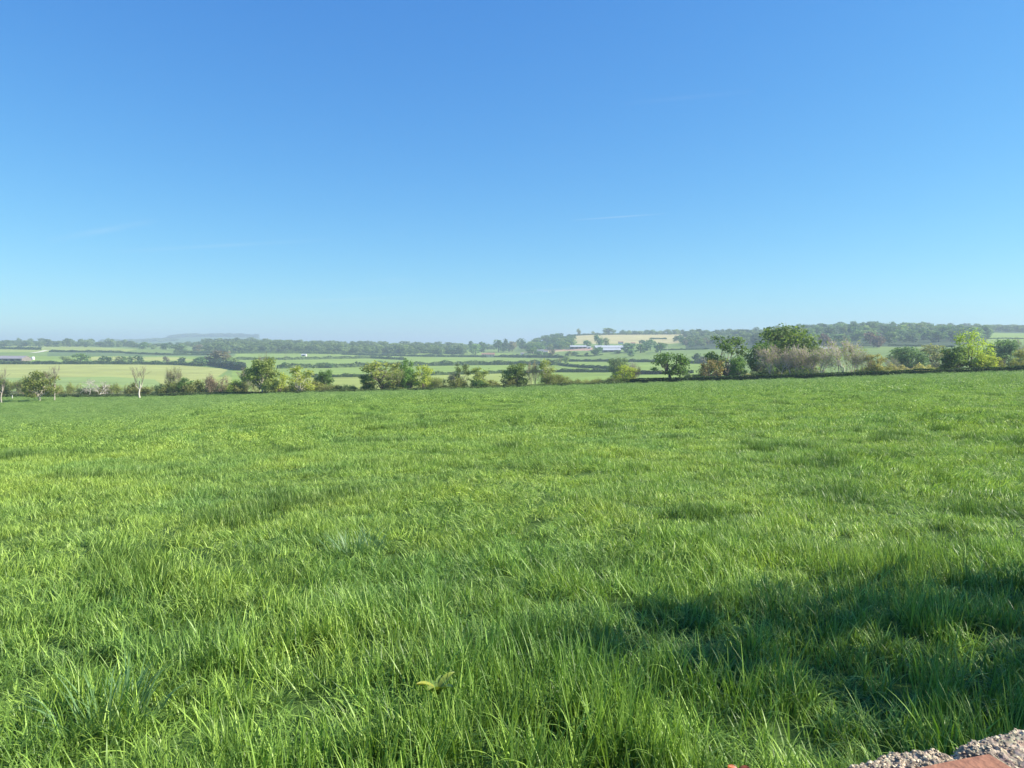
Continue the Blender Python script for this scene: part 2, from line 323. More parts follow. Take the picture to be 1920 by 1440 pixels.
G_bright, G_mid, G_dark = (.205, .29, .06), (.165, .235, .06), (.115, .17, .065)
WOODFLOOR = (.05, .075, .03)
STRAW, TAN, LIME, DIRT = (.32, .345, .105), (.42, .37, .17), (.27, .32, .08), (.45, .28, .20)
FIELDS = [
 (G_mid, 300, 3200, [(-600, 760), (2600, 760), (2600, 600), (-600, 600)]),
 (STRAW, 400, 1100, [(-600, 742), (-600, 683), (0, 683), (250, 683.5), (340, 685), (430, 692), (400, 712), (330, 742)]),
 ((.235, .315, .10), 400, 900, [(-600, 745), (-600, 706), (60, 708), (200, 706), (290, 711), (330, 745)]),
 (LIME, 400, 760, [(250, 745), (330, 718), (430, 704), (470, 742)]),
 (G_bright, 900, 1400, [(-600, 677), (-600, 666), (440, 668), (440, 684), (0, 677)]),
 (STRAW, 900, 1500, [(160, 676), (162, 669), (330, 670), (372, 676)]),
 (G_dark, 1100, 1700, [(90, 668), (90, 660), (440, 662), (440, 668)]),
 (LIME, 1300, 2300, [(-600, 660), (-600, 649), (100, 647), (260, 655), (230, 660)]),
 (G_bright, 400, 3000, [(430, 745), (440, 662), (640, 659), (860, 658), (1010, 665), (1010, 745)]),
 (LIME, 400, 900, [(500, 712), (640, 704), (860, 700), (1000, 697), (1000, 745), (440, 745)]),
 (G_bright, 400, 1300, [(1000, 745), (1010, 676), (1330, 678), (1330, 745)]),
 (G_mid, 800, 1700, [(1060, 677), (1060, 657), (1340, 650), (1340, 677)]),
 (TAN, 1500, 1700, [(960, 661), (960, 657), (1070, 657), (1150, 660), (1110, 663)]),
 (DIRT, 1350, 1800, [(1020, 657.5), (1020, 653), (1110, 652), (1115, 657.5)]),
 (TAN, 1640, 2300, [(1040, 645), (1050, 622), (1335, 622), (1335, 644)]),
 (G_mid, 500, 1350, [(1330, 700), (1330, 645), (1980, 640), (1980, 700)]),
 (G_bright, 1150, 1700, [(1830, 643), (1835, 625), (2300, 625), (2300, 645)]),
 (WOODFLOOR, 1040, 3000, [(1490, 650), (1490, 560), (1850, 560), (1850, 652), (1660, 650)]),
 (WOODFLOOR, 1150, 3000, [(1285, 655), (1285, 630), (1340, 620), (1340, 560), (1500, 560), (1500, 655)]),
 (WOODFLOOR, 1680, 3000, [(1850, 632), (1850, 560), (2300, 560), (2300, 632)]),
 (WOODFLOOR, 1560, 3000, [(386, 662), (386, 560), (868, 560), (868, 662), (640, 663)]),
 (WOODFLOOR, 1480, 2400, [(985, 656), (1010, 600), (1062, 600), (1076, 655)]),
 (LIME, 1100, 3000, [(1060, 622.5), (1200, 617), (1340, 616), (1340, 622.5)]),
]
build_ground()

# ------------------------------------------------------------------ trees: templates
def unit(v): return v / (np.linalg.norm(v, axis=-1, keepdims=True) + 1e-9)
def leaves(b, rng, lobes, per, size, mat=0, shell=.45, up=.3, wild=.25):
    """small rhombic leaf clumps through each lobe; lobe = (x,y,z, rx,ry,rz)"""
    for L_ in lobes:
        c = np.array(L_[:3]); r = np.array(L_[3:6])
        area = (r[0] * r[1] * r[2]) ** (2 / 3)
        n = max(12, int(per * area))
        d = unit(rng.normal(size=(n, 3))); rad = rng.random(n) ** shell * (1 + wild * (rng.random(n) - .4))
        # bumpy outline
        ph = rng.random(3) * 6; bump = 1 + .14 * np.sin(d[:, 0] * 5 + ph[0]) * np.sin(d[:, 2] * 6 + ph[1]) + .10 * np.sin(d[:, 1] * 9 + ph[2])
        p = c + d * r * (rad * bump)[:, None]
        nn = unit(d + rng.normal(size=(n, 3)) * .8 + np.array([0, 0, up]))
        a = unit(np.cross(nn, unit(rng.normal(size=(n, 3))))); bb = np.cross(nn, a)
        s = size * (.55 + .9 * rng.random(n))[:, None]
        q = np.stack([p - a * s, p - bb * s * .62, p + a * s, p + bb * s * .62], 1)
        q += rng.normal(size=q.shape) * size * .12
        t = (.72 + .56 * rng.random(n)) * (.88 + .24 * rng.random())
        b.quads(q, t, mat)
def limb(b, rng, p0, p1, r0, r1, k=5, seg=5, wob=.06, mat=0, tint=1.0):
    p0 = np.array(p0, float); p1 = np.array(p1, float); t = np.linspace(0, 1, seg + 1)[:, None]
    ln = np.linalg.norm(p1 - p0); pts = p0 + (p1 - p0) * t
    off = rng.normal(size=(seg + 1, 3)) * ln * wob * np.sin(t * math.pi); pts = pts + off
    b.tube(pts, np.linspace(r0, r1, seg + 1), k, tint, mat)
    return pts
def crown_lobes(rng, h, w, base=.3, n=16, lr=.26, flat=.8, top=1.0):
    """lobes filling an egg of height h, width w; base = height where foliage begins"""
    out = []
    zc = h * (base + 1) / 2; rz = h * (1 - base) / 2
    for k in range(n):
        d = unit(rng.normal(size=3)); d[2] = -.9 + 1.8 * (k + .5) / n * 1.0; dh = math.sqrt(max(.15, 1 - d[2] ** 2 * (.62 if d[2] < 0 else 1))); d[:2] = unit(d[:2]) * dh; q = (.35 + .65 * rng.random() ** .6) * (1 - lr)
        p = np.array([d[0] * w / 2 * q, d[1] * w / 2 * q, zc + d[2] * rz * (1 - lr * .7)])
        rr = lr * (.75 + .6 * rng.random())
        out.append((p[0], p[1], p[2], rr * w * .55, rr * w * .55, rr * w * .55 * flat))
    return out
def make_tree(seed, h=12, w=12, base=.28, n=18, lr=.27, per=34, size=.34, trunk=.42, flat=.8, shell=.45, branch=.10, core=True):
    rng = np.random.default_rng(seed)
    lobes = crown_lobes(rng, h, w, base, n, lr, flat)
    if core: lobes.append((0, 0, h * (base + 1) / 2, w * .27, w * .27, h * (1 - base) * .30))
    c = MB(); leaves(c, rng, lobes, per, size, shell=shell)
    t = MB(); fork = np.array([rng.normal() * .02 * h, rng.normal() * .02 * h, h * (base + .08)])
    limb(t, rng, (0, 0, -.6), fork, trunk, trunk * .62, 8, 6, .02)
    for Lb in lobes[:n]:
        e = np.array(Lb[:3]); mid = fork + (e - fork) * .5 + np.array([0, 0, -.03 * h])
        limb(t, rng, fork, e, trunk * .34, .035, 4, 5, .07)
        for k in range(3):
            limb(t, rng, e, e + unit(rng.normal(size=3)) * Lb[3] * .9, .05, .02, 3, 2, .05)
    return t, c
def twig_tree(seed, h=9, w=8, stems=3, gens=5, r0=.16, twig=.035, spread=.55, leafy=0, lsize=.16, upright=.5, lean=0, keep=1.0):
    """leafless tree or thicket: recursive branching down to fine twigs"""
    rng = np.random.default_rng(seed); t = MB(); c = MB(); tips = []
    def grow(p, d, ln, r, g):
        if g == 0: return
        q = p + d * ln; m = p + d * ln * .5 + rng.normal(size=3) * ln * .06
        r2 = max(r * .66, twig * .5)
        t.tube([p, m, q], [r, (r + r2) / 2, r2], 5 if g >= gens - 1 else 3)
        if g <= 2: tips.append(q); tips.append(m)
        nb = 3 if g > 1 else 0
        if rng.random() < .35: nb += 1
        for k in range(nb):
            if rng.random() > keep and g < gens: continue
            nd = unit(d + rng.normal(size=3) * spread + np.array([0, 0, upright * .35]))
            grow(p + (q - p) * (1 if k == 0 else .45 + .55 * rng.random()), nd, ln * (.62 + .22 * rng.random()), r2 * (.9 if k == 0 else .7), g - 1)
    for s_ in range(stems):
        a = rng.random() * 6.28; o = np.array([math.cos(a), math.sin(a), 0]) * w * .16 * (stems > 1)
        d = unit(np.array([o[0] * .25 + rng.normal() * .1 + lean, o[1] * .25 + rng.normal() * .1, 1.0]))
        grow(o + np.array([0, 0, -.4]), d, h * .33, r0 * (.7 + .5 * rng.random()), gens)
    if leafy and tips:
        tips = np.array(tips); n = int(len(tips) * leafy); p = tips[rng.integers(0, len(tips), n)] + rng.normal(size=(n, 3)) * .3
        nn = unit(rng.normal(size=(n, 3))); a = unit(np.cross(nn, unit(rng.normal(size=(n, 3))))); bb = np.cross(nn, a)
        s = lsize * (.6 + .8 * rng.random(n))[:, None]
        c.quads(np.stack([p - a * s, p - bb * s * .6, p + a * s, p + bb * s * .6], 1), .7 + .6 * rng.random(n))
    return t, c
def norm_mesh(t, c):
    """scale template to height 1 and width 1 (x), base at 0"""
    bs = [b for b in (t, c) if b.n]
    V = np.concatenate([v for b in bs for v in b.v]); z1 = np.percentile(V[:, 2], 99.7); w1 = np.percentile(V[:, 0], 99.5) - np.percentile(V[:, 0], .5); xm = (np.percentile(V[:, 0], 99.5) + np.percentile(V[:, 0], .5)) / 2
    for b in bs:
        b.v = [np.stack([(v[:, 0] - xm * np.clip(v[:, 2] / z1, 0, 1)) / w1, v[:, 1] / w1, v[:, 2] / z1], 1) for v in b.v]
    return t, c
TT = {}
def reg(name, tc_):
    t, c = norm_mesh(*tc_)
    TT[name] = (t.mesh(name + '_trunk', M_dead if name in ('dead0', 'dead1') else M_bark, True) if t.n else None, c.mesh(name + '_crown', M_leaf) if c.n else None)
for k in range(3): reg('oak%d' % k, make_tree(100 + k, 13, 13, .06, 26, .27, 46, .30, .5, .7, .5))
reg('spread', make_tree(131, 10, 13, .22, 22, .24, 40, .28, .55, .6, .5, core=False))
reg('irregular', make_tree(147, 14, 12, .06, 22, .24, 38, .30, .45, .65, .5, core=False))
for k in range(4): reg('bud%d' % k, make_tree(200 + k, 11, 10, .0, 26, .25, 42, .25, .36, .85, .6, core=False))
for k in range(3): reg('bush%d' % k, make_tree(300 + k, 6, 8, .0, 14, .27, 62, .22, .12, .9, .5))
for k in range(4): reg('bare%d' % k, twig_tree(400 + k, 9, 8, 5, 6, .13, .034, .46, .25, .13))
for k in range(3): reg('thicket%d' % k, twig_tree(500 + k, 6, 9, 7, 5, .08, .032, .55, 1.1, .14))
reg('dead0', twig_tree(601, 12, 6, 1, 6, .22, .040, .34, 0, .1, 1.2, keep=.8))
reg('dead1', twig_tree(602, 12, 6, 1, 6, .20, .040, .33, 0, .1, 1.3, keep=.85))
reg('snag', twig_tree(603, 6, 9, 2, 6, .22, .05, .6, 0, .1, .1, keep=.8, lean=.7))
reg('willow', make_tree(700, 14, 12, .05, 24, .22, 40, .22, .4, 1.3, .55))
# far trees: one mesh each, too small in the picture to show their parts
FAR = []
for k in range(7):
    rng = np.random.default_rng(800 + k); c = MB(); hh, ww = 12, (10, 12, 9, 13, 11, 7, 12)[k]
    lb = crown_lobes(rng, hh, ww, -.06, 14, .30, .85); leaves(c, rng, lb + [(0, 0, hh * .5, ww * .33, ww * .33, hh * .40)], 7.5, .75, shell=.42)
    limb(c, rng, (0, 0, -1), (0, 0, hh * .6), .35, .2, 5, 3, .02, mat=1)
    _n, c = norm_mesh(MB(), c); FAR.append(c)
FARM = [c.mesh('far_tree_%d' % i, [M_leaf, M_trunk_far]) for i, c in enumerate(FAR)]

BROWN, PALEB, OLIVE, YG, DG, MG, BG, MAUVE, DEAD = (.21, .17, .12), (.36, .30, .24), (.165, .215, .05), (.235, .29, .045), (.060, .125, .030), (.095, .18, .035), (.075, .14, .055), (.24, .18, .16), (.55, .50, .42)
def tree_at(kind, px, top, wpx, Y, col, label, cat='tree', name='tree', bark=(.17, .14, .11), base=None, group=None, rz=None, depth=1.0, lift=0.0):
    """px: middle column; top: row of the crown's top; wpx: its width; Y: distance in metres, or None to stand where the ground shows at row `base`"""
    if Y is None: Y = find_near(px, base)
    X = X_of(px, Y); z = float(H(X, Y)) + lift; h = -(top - HY) * Y / F - z; wm = wpx * Y / F
    e = link(name, None, loc=(X, Y, z - .05)); e.empty_display_size = .5
    e.scale = (wm, wm * depth, h)
    if rz: e.rotation_euler.z = rz
    tag(e, label, cat, group)
    t, c = TT[kind]; col = tuple(q * g_ + a_ for q, g_, a_ in zip(col, (1.62, 1.58, 1.55), (.022, .016, .012))); bark = tuple(min(.8, q * 1.15) for q in bark)
    if t: link('trunk', t, e, color=bark)
    if c: link('crown', c, e, color=col)
    return e
E = edgeY
# ---- along and beyond the field edge, left to right
T_ = tree_at
T_('dead0', 3, 688, 26, None, BROWN, 'thin bare grey tree at the far left edge of the field', name='bare_tree', bark=(.34, .29, .24), base=756)
T_('oak1', 74, 696, 52, None, (.12,.15,.035), 'round olive green tree on a thin pale trunk in front of the hedge at left', name='round_tree', bark=(.42, .38, .3), base=752.5)
T_('dead1', 102, 683, 30, None, BROWN, 'leafless tree with a bright white lower trunk beside the round olive tree', name='dead_tree', bark=(.48, .42, .35), base=751)
T_('dead0', 262, 686, 34, None, BROWN, 'tall dead tree with white trunk and upright forks, alone at the hedge', name='dead_tree', bark=(.50, .45, .37), base=746.5)
T_('snag', 172, 711, 42, E(172) + 2.5, DEAD, 'bleached white dead tree sprawling over the dark scrub', name='dead_tree', bark=(.50, .46, .39))
T_('bare0', 325, 688, 34, E(325) + 10, OLIVE, 'tall brown half bare tree right of the lone dead tree', name='bare_tree', bark=(.25, .20, .16))
T_('oak1', 346, 708, 26, E(346) + 9, DG, 'small dark ivy green tree beside the brown half bare tree', name='ivy_tree')
T_('thicket1', 408, 702, 46, E(408) + 10, BROWN, 'rounded brown twiggy tree left of the bright yellow-green shrub', name='bare_tree', bark=(.27, .21, .16))
T_('bush1', 436, 712, 34, E(436) + 12, (.22,.30,.05), 'bright yellow-green shrub left of the tall green hedge tree', 'shrub', 'leafy_shrub')
T_('bare3', 458, 690, 32, E(458) + 22, OLIVE, 'grey leafless tree close behind the tall green hedge tree', name='bare_tree', bark=(.26, .22, .19))
T_('bare2', 492, 663, 30, E(492) + 14, OLIVE, 'twiggy brown treetop showing above the tall green hedge tree', name='bare_tree', bark=(.26, .20, .17))
T_('oak2', 491, 671, 62, None, (.12,.165,.04), 'tall green hedge tree with a slim pale trunk, left of centre', name='hedge_tree', bark=(.42, .38, .31), base=739.5)
T_('bud3', 524, 698, 38, E(524) + 9, YG, 'yellow-green tree tucked right of the tall green hedge tree', name='budding_tree')
T_('bud2', 565, 686, 52, E(565) + 3, (.22,.26,.05), 'open yellow-green tree showing its white trunk', name='budding_tree', bark=(.50, .46, .38))
T_('oak2', 608, 694, 36, E(608) + 16, DG, 'small dark round tree between the white-trunked tree and the olive trees', name='round_tree')
T_('bud1', 722, 678, 84, E(722) + 8, (.17,.205,.05), 'widest olive brown tree of the cluster left of centre', name='budding_tree')
T_('oak0', 690, 702, 30, E(690) + 5, DG, 'shaded left foot of the wide olive tree, painted as a low dark green lobe', 'shrub', 'leafy_shrub')  # shaded lower lobe of the olive tree; the shade is in the leaf colour
T_('thicket0', 742, 690, 40, E(742) + 5, OLIVE, 'pale brown twiggy tree at the right side of the wide olive tree', name='bare_tree', bark=(.33, .27, .20))
T_('bud0', 762, 672, 30, E(762) + 14, MG, 'slim green treetop rising behind the olive trees', name='hedge_tree')
T_('oak1', 768, 690, 30, E(768) + 6, (.11,.21,.04), 'fresh green tree between the olive and the yellow trees', name='hedge_tree')
T_('bud3', 793, 684, 44, E(793) + 7, YG, 'yellow-green tree at the right end of the cluster left of centre', name='budding_tree')
T_('thicket2', 823, 708, 30, E(823) + 6, OLIVE, 'small brown bush just right of the yellow-green tree', 'shrub', 'bare_shrub', bark=(.27, .21, .16))
T_('bare1', 849, 696, 20, E(849) + 8, OLIVE, 'thin grey leafless tree left of the ivy covered tree', name='bare_tree', bark=(.32, .27, .23))
T_('irregular', 866, 682, 34, E(866) + 9, (.10,.14,.05), 'dark ivy covered tree with spiky top near the middle', name='ivy_tree')
T_('bud2', 900, 688, 36, E(900) + 8, OLIVE, 'olive budding tree right of the dark ivy covered tree', name='budding_tree')
T_('bush0', 895, 711, 26, E(895) + 4, DG, 'low dark round bush at the foot of the olive budding tree', 'shrub', 'leafy_shrub')
T_('oak2', 967, 681, 48, E(967) + 6, (.10,.15,.04), 'dark green tree left of the pinkish bare tree', name='hedge_tree')
T_('bare2', 999, 676, 26, E(999) + 7, OLIVE, 'slender pinkish brown bare tree between two leafy trees', name='bare_tree', bark=(.36, .29, .22))
T_('bud1', 1028, 674, 34, E(1028) + 7, (.17,.21,.06), 'green tree with pale twigs right of the pinkish bare tree', name='budding_tree', bark=(.45, .40, .32))
T_('bud3', 1172, 684, 48, E(1172) + 5, YG, 'yellow-green tree with brown right side, left of the dark spreading oak', name='budding_tree')
T_('thicket0', 1190, 686, 22, E(1190) + 7, BROWN, 'brown twiggy tree joined to the yellow-green tree', name='bare_tree', bark=(.27, .20, .15))
T_('spread', 1255, 661, 74, E(1255) + 3, (.055,.115,.022), 'dark spreading oak with a short thick trunk on the hedge line', name='oak_tree', bark=(.10, .08, .07))
T_('bud0', 1335, 673, 46, E(1335) + 8, (.185, .155, .06), 'orange-brown tree in new leaf below the tall irregular oak', name='budding_tree')
T_('irregular', 1363, 630, 74, E(1363) + 16, (.075,.13,.030), 'tall irregular green oak left of the biggest oak', name='oak_tree')
T_('oak1', 1384, 668, 34, E(1384) + 7, (.085,.165,.03), 'lower leafy tree at the right foot of the irregular oak', name='hedge_tree')
T_('oak0', 1478, 611, 106, E(1478) + 34, (.078,.128,.028), 'biggest round oak, towering over the pale bare thicket', name='oak_tree')
T_('oak2', 1427, 642, 54, E(1427) + 20, (.055,.115,.025), 'dark leafy tree at the left foot of the biggest oak', name='hedge_tree')
T_('bare0', 1455, 646, 78, E(1455) + 8, OLIVE, 'pale pinkish bare tree in front of the biggest oak', name='bare_tree', bark=(.48, .38, .33))
T_('bare1', 1492, 651, 58, E(1492) + 10, OLIVE, 'mauve grey bare tree second from left in the pale thicket', name='bare_tree', bark=(.44, .35, .32))
T_('bare3', 1525, 647, 72, E(1525) + 9, OLIVE, 'pale bare tree with a white leaning stem in the thicket', name='bare_tree', bark=(.50, .42, .35))
T_('bare2', 1584, 633, 76, E(1584) + 12, OLIVE, 'tallest pale bare tree with several white stems', name='bare_tree', bark=(.52, .44, .38))
T_('bare1', 1616, 657, 36, E(1616) + 9, OLIVE, 'greyish bare tree right of the tallest pale bare tree', name='bare_tree', bark=(.35, .30, .25))
T_('bud2', 1643, 663, 38, E(1643) + 8, (.21,.20,.07), 'golden olive budding tree at the right end of the bare thicket', name='budding_tree')
T_('oak0', 1702, 650, 60, 330, BG, 'blue-green round tree beyond the golden scrub', name='round_tree')
T_('bud1', 1760, 646, 66, 360, (.15,.17,.08), 'grey-green open tree left behind the bright yellow-green tree', name='hedge_tree')
T_('bare2', 1672, 668, 30, 300, OLIVE, 'faint grey bare tree left of the blue-green round tree', name='bare_tree', bark=(.27, .24, .22))
T_('oak1', 1790, 649, 56, E(1790) + 6, (.075,.13,.03), 'shaded left half of the bright yellow-green tree, painted as a dark green crown', name='hedge_tree')  # shaded side of the tall bright tree, put into a darker leaf colour
T_('willow', 1828, 618, 66, E(1828) + 9, (.26,.34,.055), 'tall bright yellow-green tree near the right edge', name='tall_tree')
T_('bud3', 1846, 662, 46, E(1846) + 6, (.26,.31,.05), 'low yellow-green tree at the right foot of the tallest bright tree', name='budding_tree')
T_('oak2', 1880, 637, 62, 330, BG, 'blue-green tree right of the bright yellow-green tree', name='round_tree')
T_('bare0', 1912, 634, 44, 350, OLIVE, 'grey half bare tree at the right edge of the view', name='bare_tree', bark=(.27, .24, .20))
T_('bud1', 1930, 655, 50, E(1930) + 20, (.16,.18,.06), 'olive bush-like tree at the right edge above the hedge', name='budding_tree')
T_('oak0', 1162, 671, 44, 420, (.10,.15,.06), 'grey-green round tree in the valley behind the yellow-green tree', name='round_tree')
T_('bare1', 1185, 678, 30, 400, OLIVE, 'faint bare tree in the valley beside the grey-green round tree', name='bare_tree', bark=(.34, .29, .25))
T_('bud2', 640 + 110, 679, 40, E(750) + 18, (.17,.20,.05), 'olive tree behind the cluster left of centre', name='budding_tree')

# scrub strip behind the hedge: bushes nothing tells apart within their kind
rng = np.random.default_rng(11)
GRP = 'scrub bushes along the far edge of the field'
kinds = [('thicket', (.27, .21, .15), OLIVE, 'brown leafless bush in the scrub strip behind the hedge', 'bare_shrub'),
         ('bush', (.2, .16, .12), (.15, .17, .05), 'olive green bush in the scrub strip behind the hedge', 'leafy_shrub'),
         ('bush', (.2, .16, .12), (.075, .12, .045), 'dark green bush in the scrub strip behind the hedge', 'leafy_shrub'),
         ('bush', (.2, .16, .12), (.26, .255, .12), 'pale golden bush in the scrub strip behind the hedge', 'leafy_shrub')]
segs = [(-70, 60, 708, .5, .25, .2), (60, 190, 722, .45, .25, .3), (190, 300, 720, .15, .5, .3), (300, 470, 718, .5, .25, .2), (520, 690, 719, .4, .45, .1),
        (810, 960, 713, .5, .3, .1), (1035, 1160, 706, .85, .1, .05), (1195, 1240, 703, .6, .3, .1), (1280, 1330, 702, .3, .6, .1), (1355, 1425, 702, 0, .3, .1),
        (1425, 1660, 692, .5, .2, .3), (1655, 1775, 684, .25, .25, 0), (1850, 1990, 674, .5, .4, .1)]
for x0, x1, top, pb, po, pd in segs:
    x = x0
    while x < x1:
        wd = 20 + 16 * rng.random(); u = rng.random(); k = 0 if u < pb else 1 if u < pb + po else 2 if u < pb + po + pd else 3
        kd = kinds[k]; nm = '%s%d' % (kd[0], rng.integers(0, 3))
        tint = .8 + .4 * rng.random(); Yb = float(E(x)) + 4 + 14 * rng.random()
        T_(nm, x, top + rng.normal() * 4 + (3 if k == 2 else 0), wd * 1.25, Yb, tuple(c * tint for c in kd[2]), kd[3], 'shrub', kd[4], bark=tuple(c * tint for c in kd[1]), group=GRP + (' (%s)' % ('brown', 'olive', 'dark', 'golden')[k]))
        x += wd * (.55 + .3 * rng.random())

# ------------------------------------------------------------------ hedges
def hedge(pts, hpx, label, far=True, wid=None, col=(.06, .11, .035), size=None, rough=.35, name='hedge', pxs=False):
    """pts: (column, row of its foot) or, near, (column, distance)"""
    px = np.array([p[0] for p in pts], float); py = np.array([p[1] for p in pts], float)
    n = max(3, int((px[-1] - px[0]) / 4)); xs = np.linspace(px[0], px[-1], n); ys = np.interp(xs, px, py)
    Ys = np.array([find_far(a, b) for a, b in zip(xs, ys)]) if far else ys
    P = np.stack([X_of(xs, Ys), Ys], 1)
    if far:                                              # smooth the plan
        for _ in range(3): P[1:-1] = (P[:-2] + 2 * P[1:-1] + P[2:]) / 4
    hm = hpx * Ys.mean() / F if not pxs else hpx
    wm = wid or max(1.6, hm * .8); size = size or hm * .28
    seg = np.linalg.norm(np.diff(P, axis=0), axis=1); s = np.concatenate([[0], np.cumsum(seg)]); ln = s[-1]
    rng = np.random.default_rng(abs(int(px[0] * 7 + py[0])))
    def at(t): return np.stack([np.interp(t, s, P[:, 0]), np.interp(t, s, P[:, 1])], -1)
    b = MB()
    # woody core, irregular in height
    m = max(4, int(ln / (hm * .8))); t = np.linspace(0, ln, m); C = at(t); d = np.gradient(C, axis=0); d = unit(d); nrm = np.stack([-d[:, 1], d[:, 0]], 1)
    hh = hm * (.72 + rough * .5 * (vnoise(t / (hm * 2.2), t * 0, 3) - .5) * 2)
    zg = H(C[:, 0], C[:, 1])
    prof_ = [(-.42, -.3), (-.40, .75), (0, 1.0), (.40, .75), (.42, -.3)]
    V = np.stack([np.concatenate([C + nrm * a * wm, (zg + (hh * bb if bb > 0 else -.8))[:, None]], 1) for a, bb in prof_], 1)
    i = np.arange(m - 1)[:, None] * 5; j = np.arange(4)[None]
    b.add(V.reshape(-1, 3), np.stack([i + j, i + j + 1, i + 5 + j + 1, i + 5 + j], -1).reshape(-1, 4), .9)
    # leaf clumps
    nl = int(min(16000, ln * (2 * hm + wm) / (size * size) * 1.15)); t = rng.random(nl) * ln; C = at(t); dd = unit(at(t + .5) - at(t - .5) + 1e-6); nr = np.stack([-dd[:, 1], dd[:, 0]], 1)
    top = hm * (.9 + rough * (vnoise(t / (hm * 2.2), t * 0, 3) - .5) * 2 + rough * .6 * (vnoise(t / (hm * .8), t * 0 + 5, 4) - .5))
    u = rng.random(nl) * 2.6 - 1.3                      # round the section: side, top, side
    a = np.clip(u, -1, 1) * .5 * wm * (1 + .15 * rng.normal(size=nl)); zz = top * np.where(abs(u) > .8, (1.35 - abs(u)) / .55 * .95, 1.0) * (.9 + .15 * rng.random(nl))
    zz = np.where(abs(u) > .8, top * rng.random(nl) ** .8, zz)
    p = np.concatenate([C + nr * a[:, None], (H(C[:, 0], C[:, 1]) + zz)[:, None]], 1)
    nn = unit(rng.normal(size=(nl, 3)) + np.array([0, 0, .6])); a_ = unit(np.cross(nn, unit(rng.normal(size=(nl, 3))))); bb = np.cross(nn, a_)
    sz = size * (.5 + .8 * rng.random(nl))[:, None]
    b.quads(np.stack([p - a_ * sz, p - bb * sz * .65, p + a_ * sz, p + bb * sz * .65], 1), .7 + .6 * rng.random(nl))
    o = link(name, None, loc=(float(P[0, 0]), float(P[0, 1]), float(H(P[0, 0], P[0, 1]))))
    b.v = [v - np.array(o.location) for v in b.v]
    o2 = bpy.data.objects.new(name, b.mesh(name, M_leaf)); COL.objects.link(o2); o2.location = o.location; bpy.data.objects.remove(o)
    o2.color = (*col, 1)
    return tag(o2, label, 'hedge', 'field hedges across the valley' if far else None)
hedge([(x, float(edgeY(x))) for x in range(-500, 1181, 40)], 1.0, 'low clipped hedge with flat top along the left far edge of the field', far=False, wid=1.5, size=.22, rough=.10, col=(.10, .14, .055), pxs=True)
hedge([(x, float(edgeY(x))) for x in range(1180, 2501, 40)], 1.75, 'dark clipped hedge rising along the right far edge of the field', far=False, wid=1.5, size=.22, rough=.12, col=(.042, .085, .032), pxs=True)
HC, HL = (.10, .16, .065), (.15, .215, .08)
for pts, hp, col, lab in [
 ([(-120, 683), (60, 683), (200, 683), (320, 684), (385, 687)], 6, HC, 'thick dark hedge along the back of the pale straw coloured field'),
 ([(386, 680), (400, 686), (432, 691), (456, 695)], 12, (.045, .075, .05), 'tall dark belt of bushes sloping down at the right end of the pale field'),
 ([(92, 660), (190, 661), (235, 662)], 4, HC, 'thin hedge in the upper left fields below the skyline trees'),
 ([(235, 663), (320, 666), (390, 666)], 3.5, HC, 'narrow hedge line running right from the upper left fields'),
 ([(-60, 655), (20, 655), (76, 656)], 5, HC, 'short hedge above the long barn at the left edge'),
 ([(325, 662), (430, 663), (560, 663), (640, 664)], 5, HL, 'long hedge just below the pale white shed and wood'),
 ([(440, 675), (540, 675), (640, 673), (700, 672), (760, 675)], 5, HL, 'hedge crossing behind the utility pole left of centre'),
 ([(640, 665), (700, 667), (800, 669), (960, 670), (1060, 671)], 4, HC, 'hedge in the middle distance below the centre wood'),
 ([(520, 691), (600, 690), (700, 688), (800, 686), (960, 684), (1044, 685)], 8, HL, 'bushy thick hedge with gaps across the middle of the valley'),
 ([(575, 708), (680, 707), (850, 703), (950, 700), (1050, 698), (1150, 698)], 6, HL, 'nearest valley hedge, directly behind the trees of the field edge'),
 ([(1045, 684), (1065, 687), (1100, 690), (1150, 692)], 5, HC, 'short hedge slanting down right towards the grey-green round tree'),
 ([(1065, 678), (1150, 678), (1210, 679), (1250, 679)], 4.5, HC, 'hedge below the long white roofed barn'),
 ([(1195, 702), (1240, 702), (1300, 700)], 7, (.045, .08, .045), 'dark hedge behind the spreading oak'),
 ([(1280, 682), (1330, 681), (1380, 680)], 5, HC, 'hedge left behind the tall irregular oak'),
 ([(1080, 668.5), (1110, 668.5), (1130, 666)], 2.5, HC, 'very thin hedge left below the barn'),
 ([(1235, 657), (1280, 656), (1330, 655)], 2.5, HC, 'thin hedge above the green field right of the pale pole'),
 ([(1062, 627.5), (1120, 627.5), (1200, 627), (1300, 626), (1335, 626)], 3, HC, 'dark hedge along the skyline above the tan field'),
 ([(1218, 636), (1250, 636)], 2.5, HC, 'short hedge at the right end of the tan field'),
 ([(1665, 648), (1760, 650), (1790, 651)], 3, HC, 'hedge at the foot of the right hillside wood'),
 ([(1850, 636), (1890, 635), (1925, 636)], 2, HC, 'thin hedge across the upper right green field'),
]:
    hedge(pts, hp, lab, col=col)

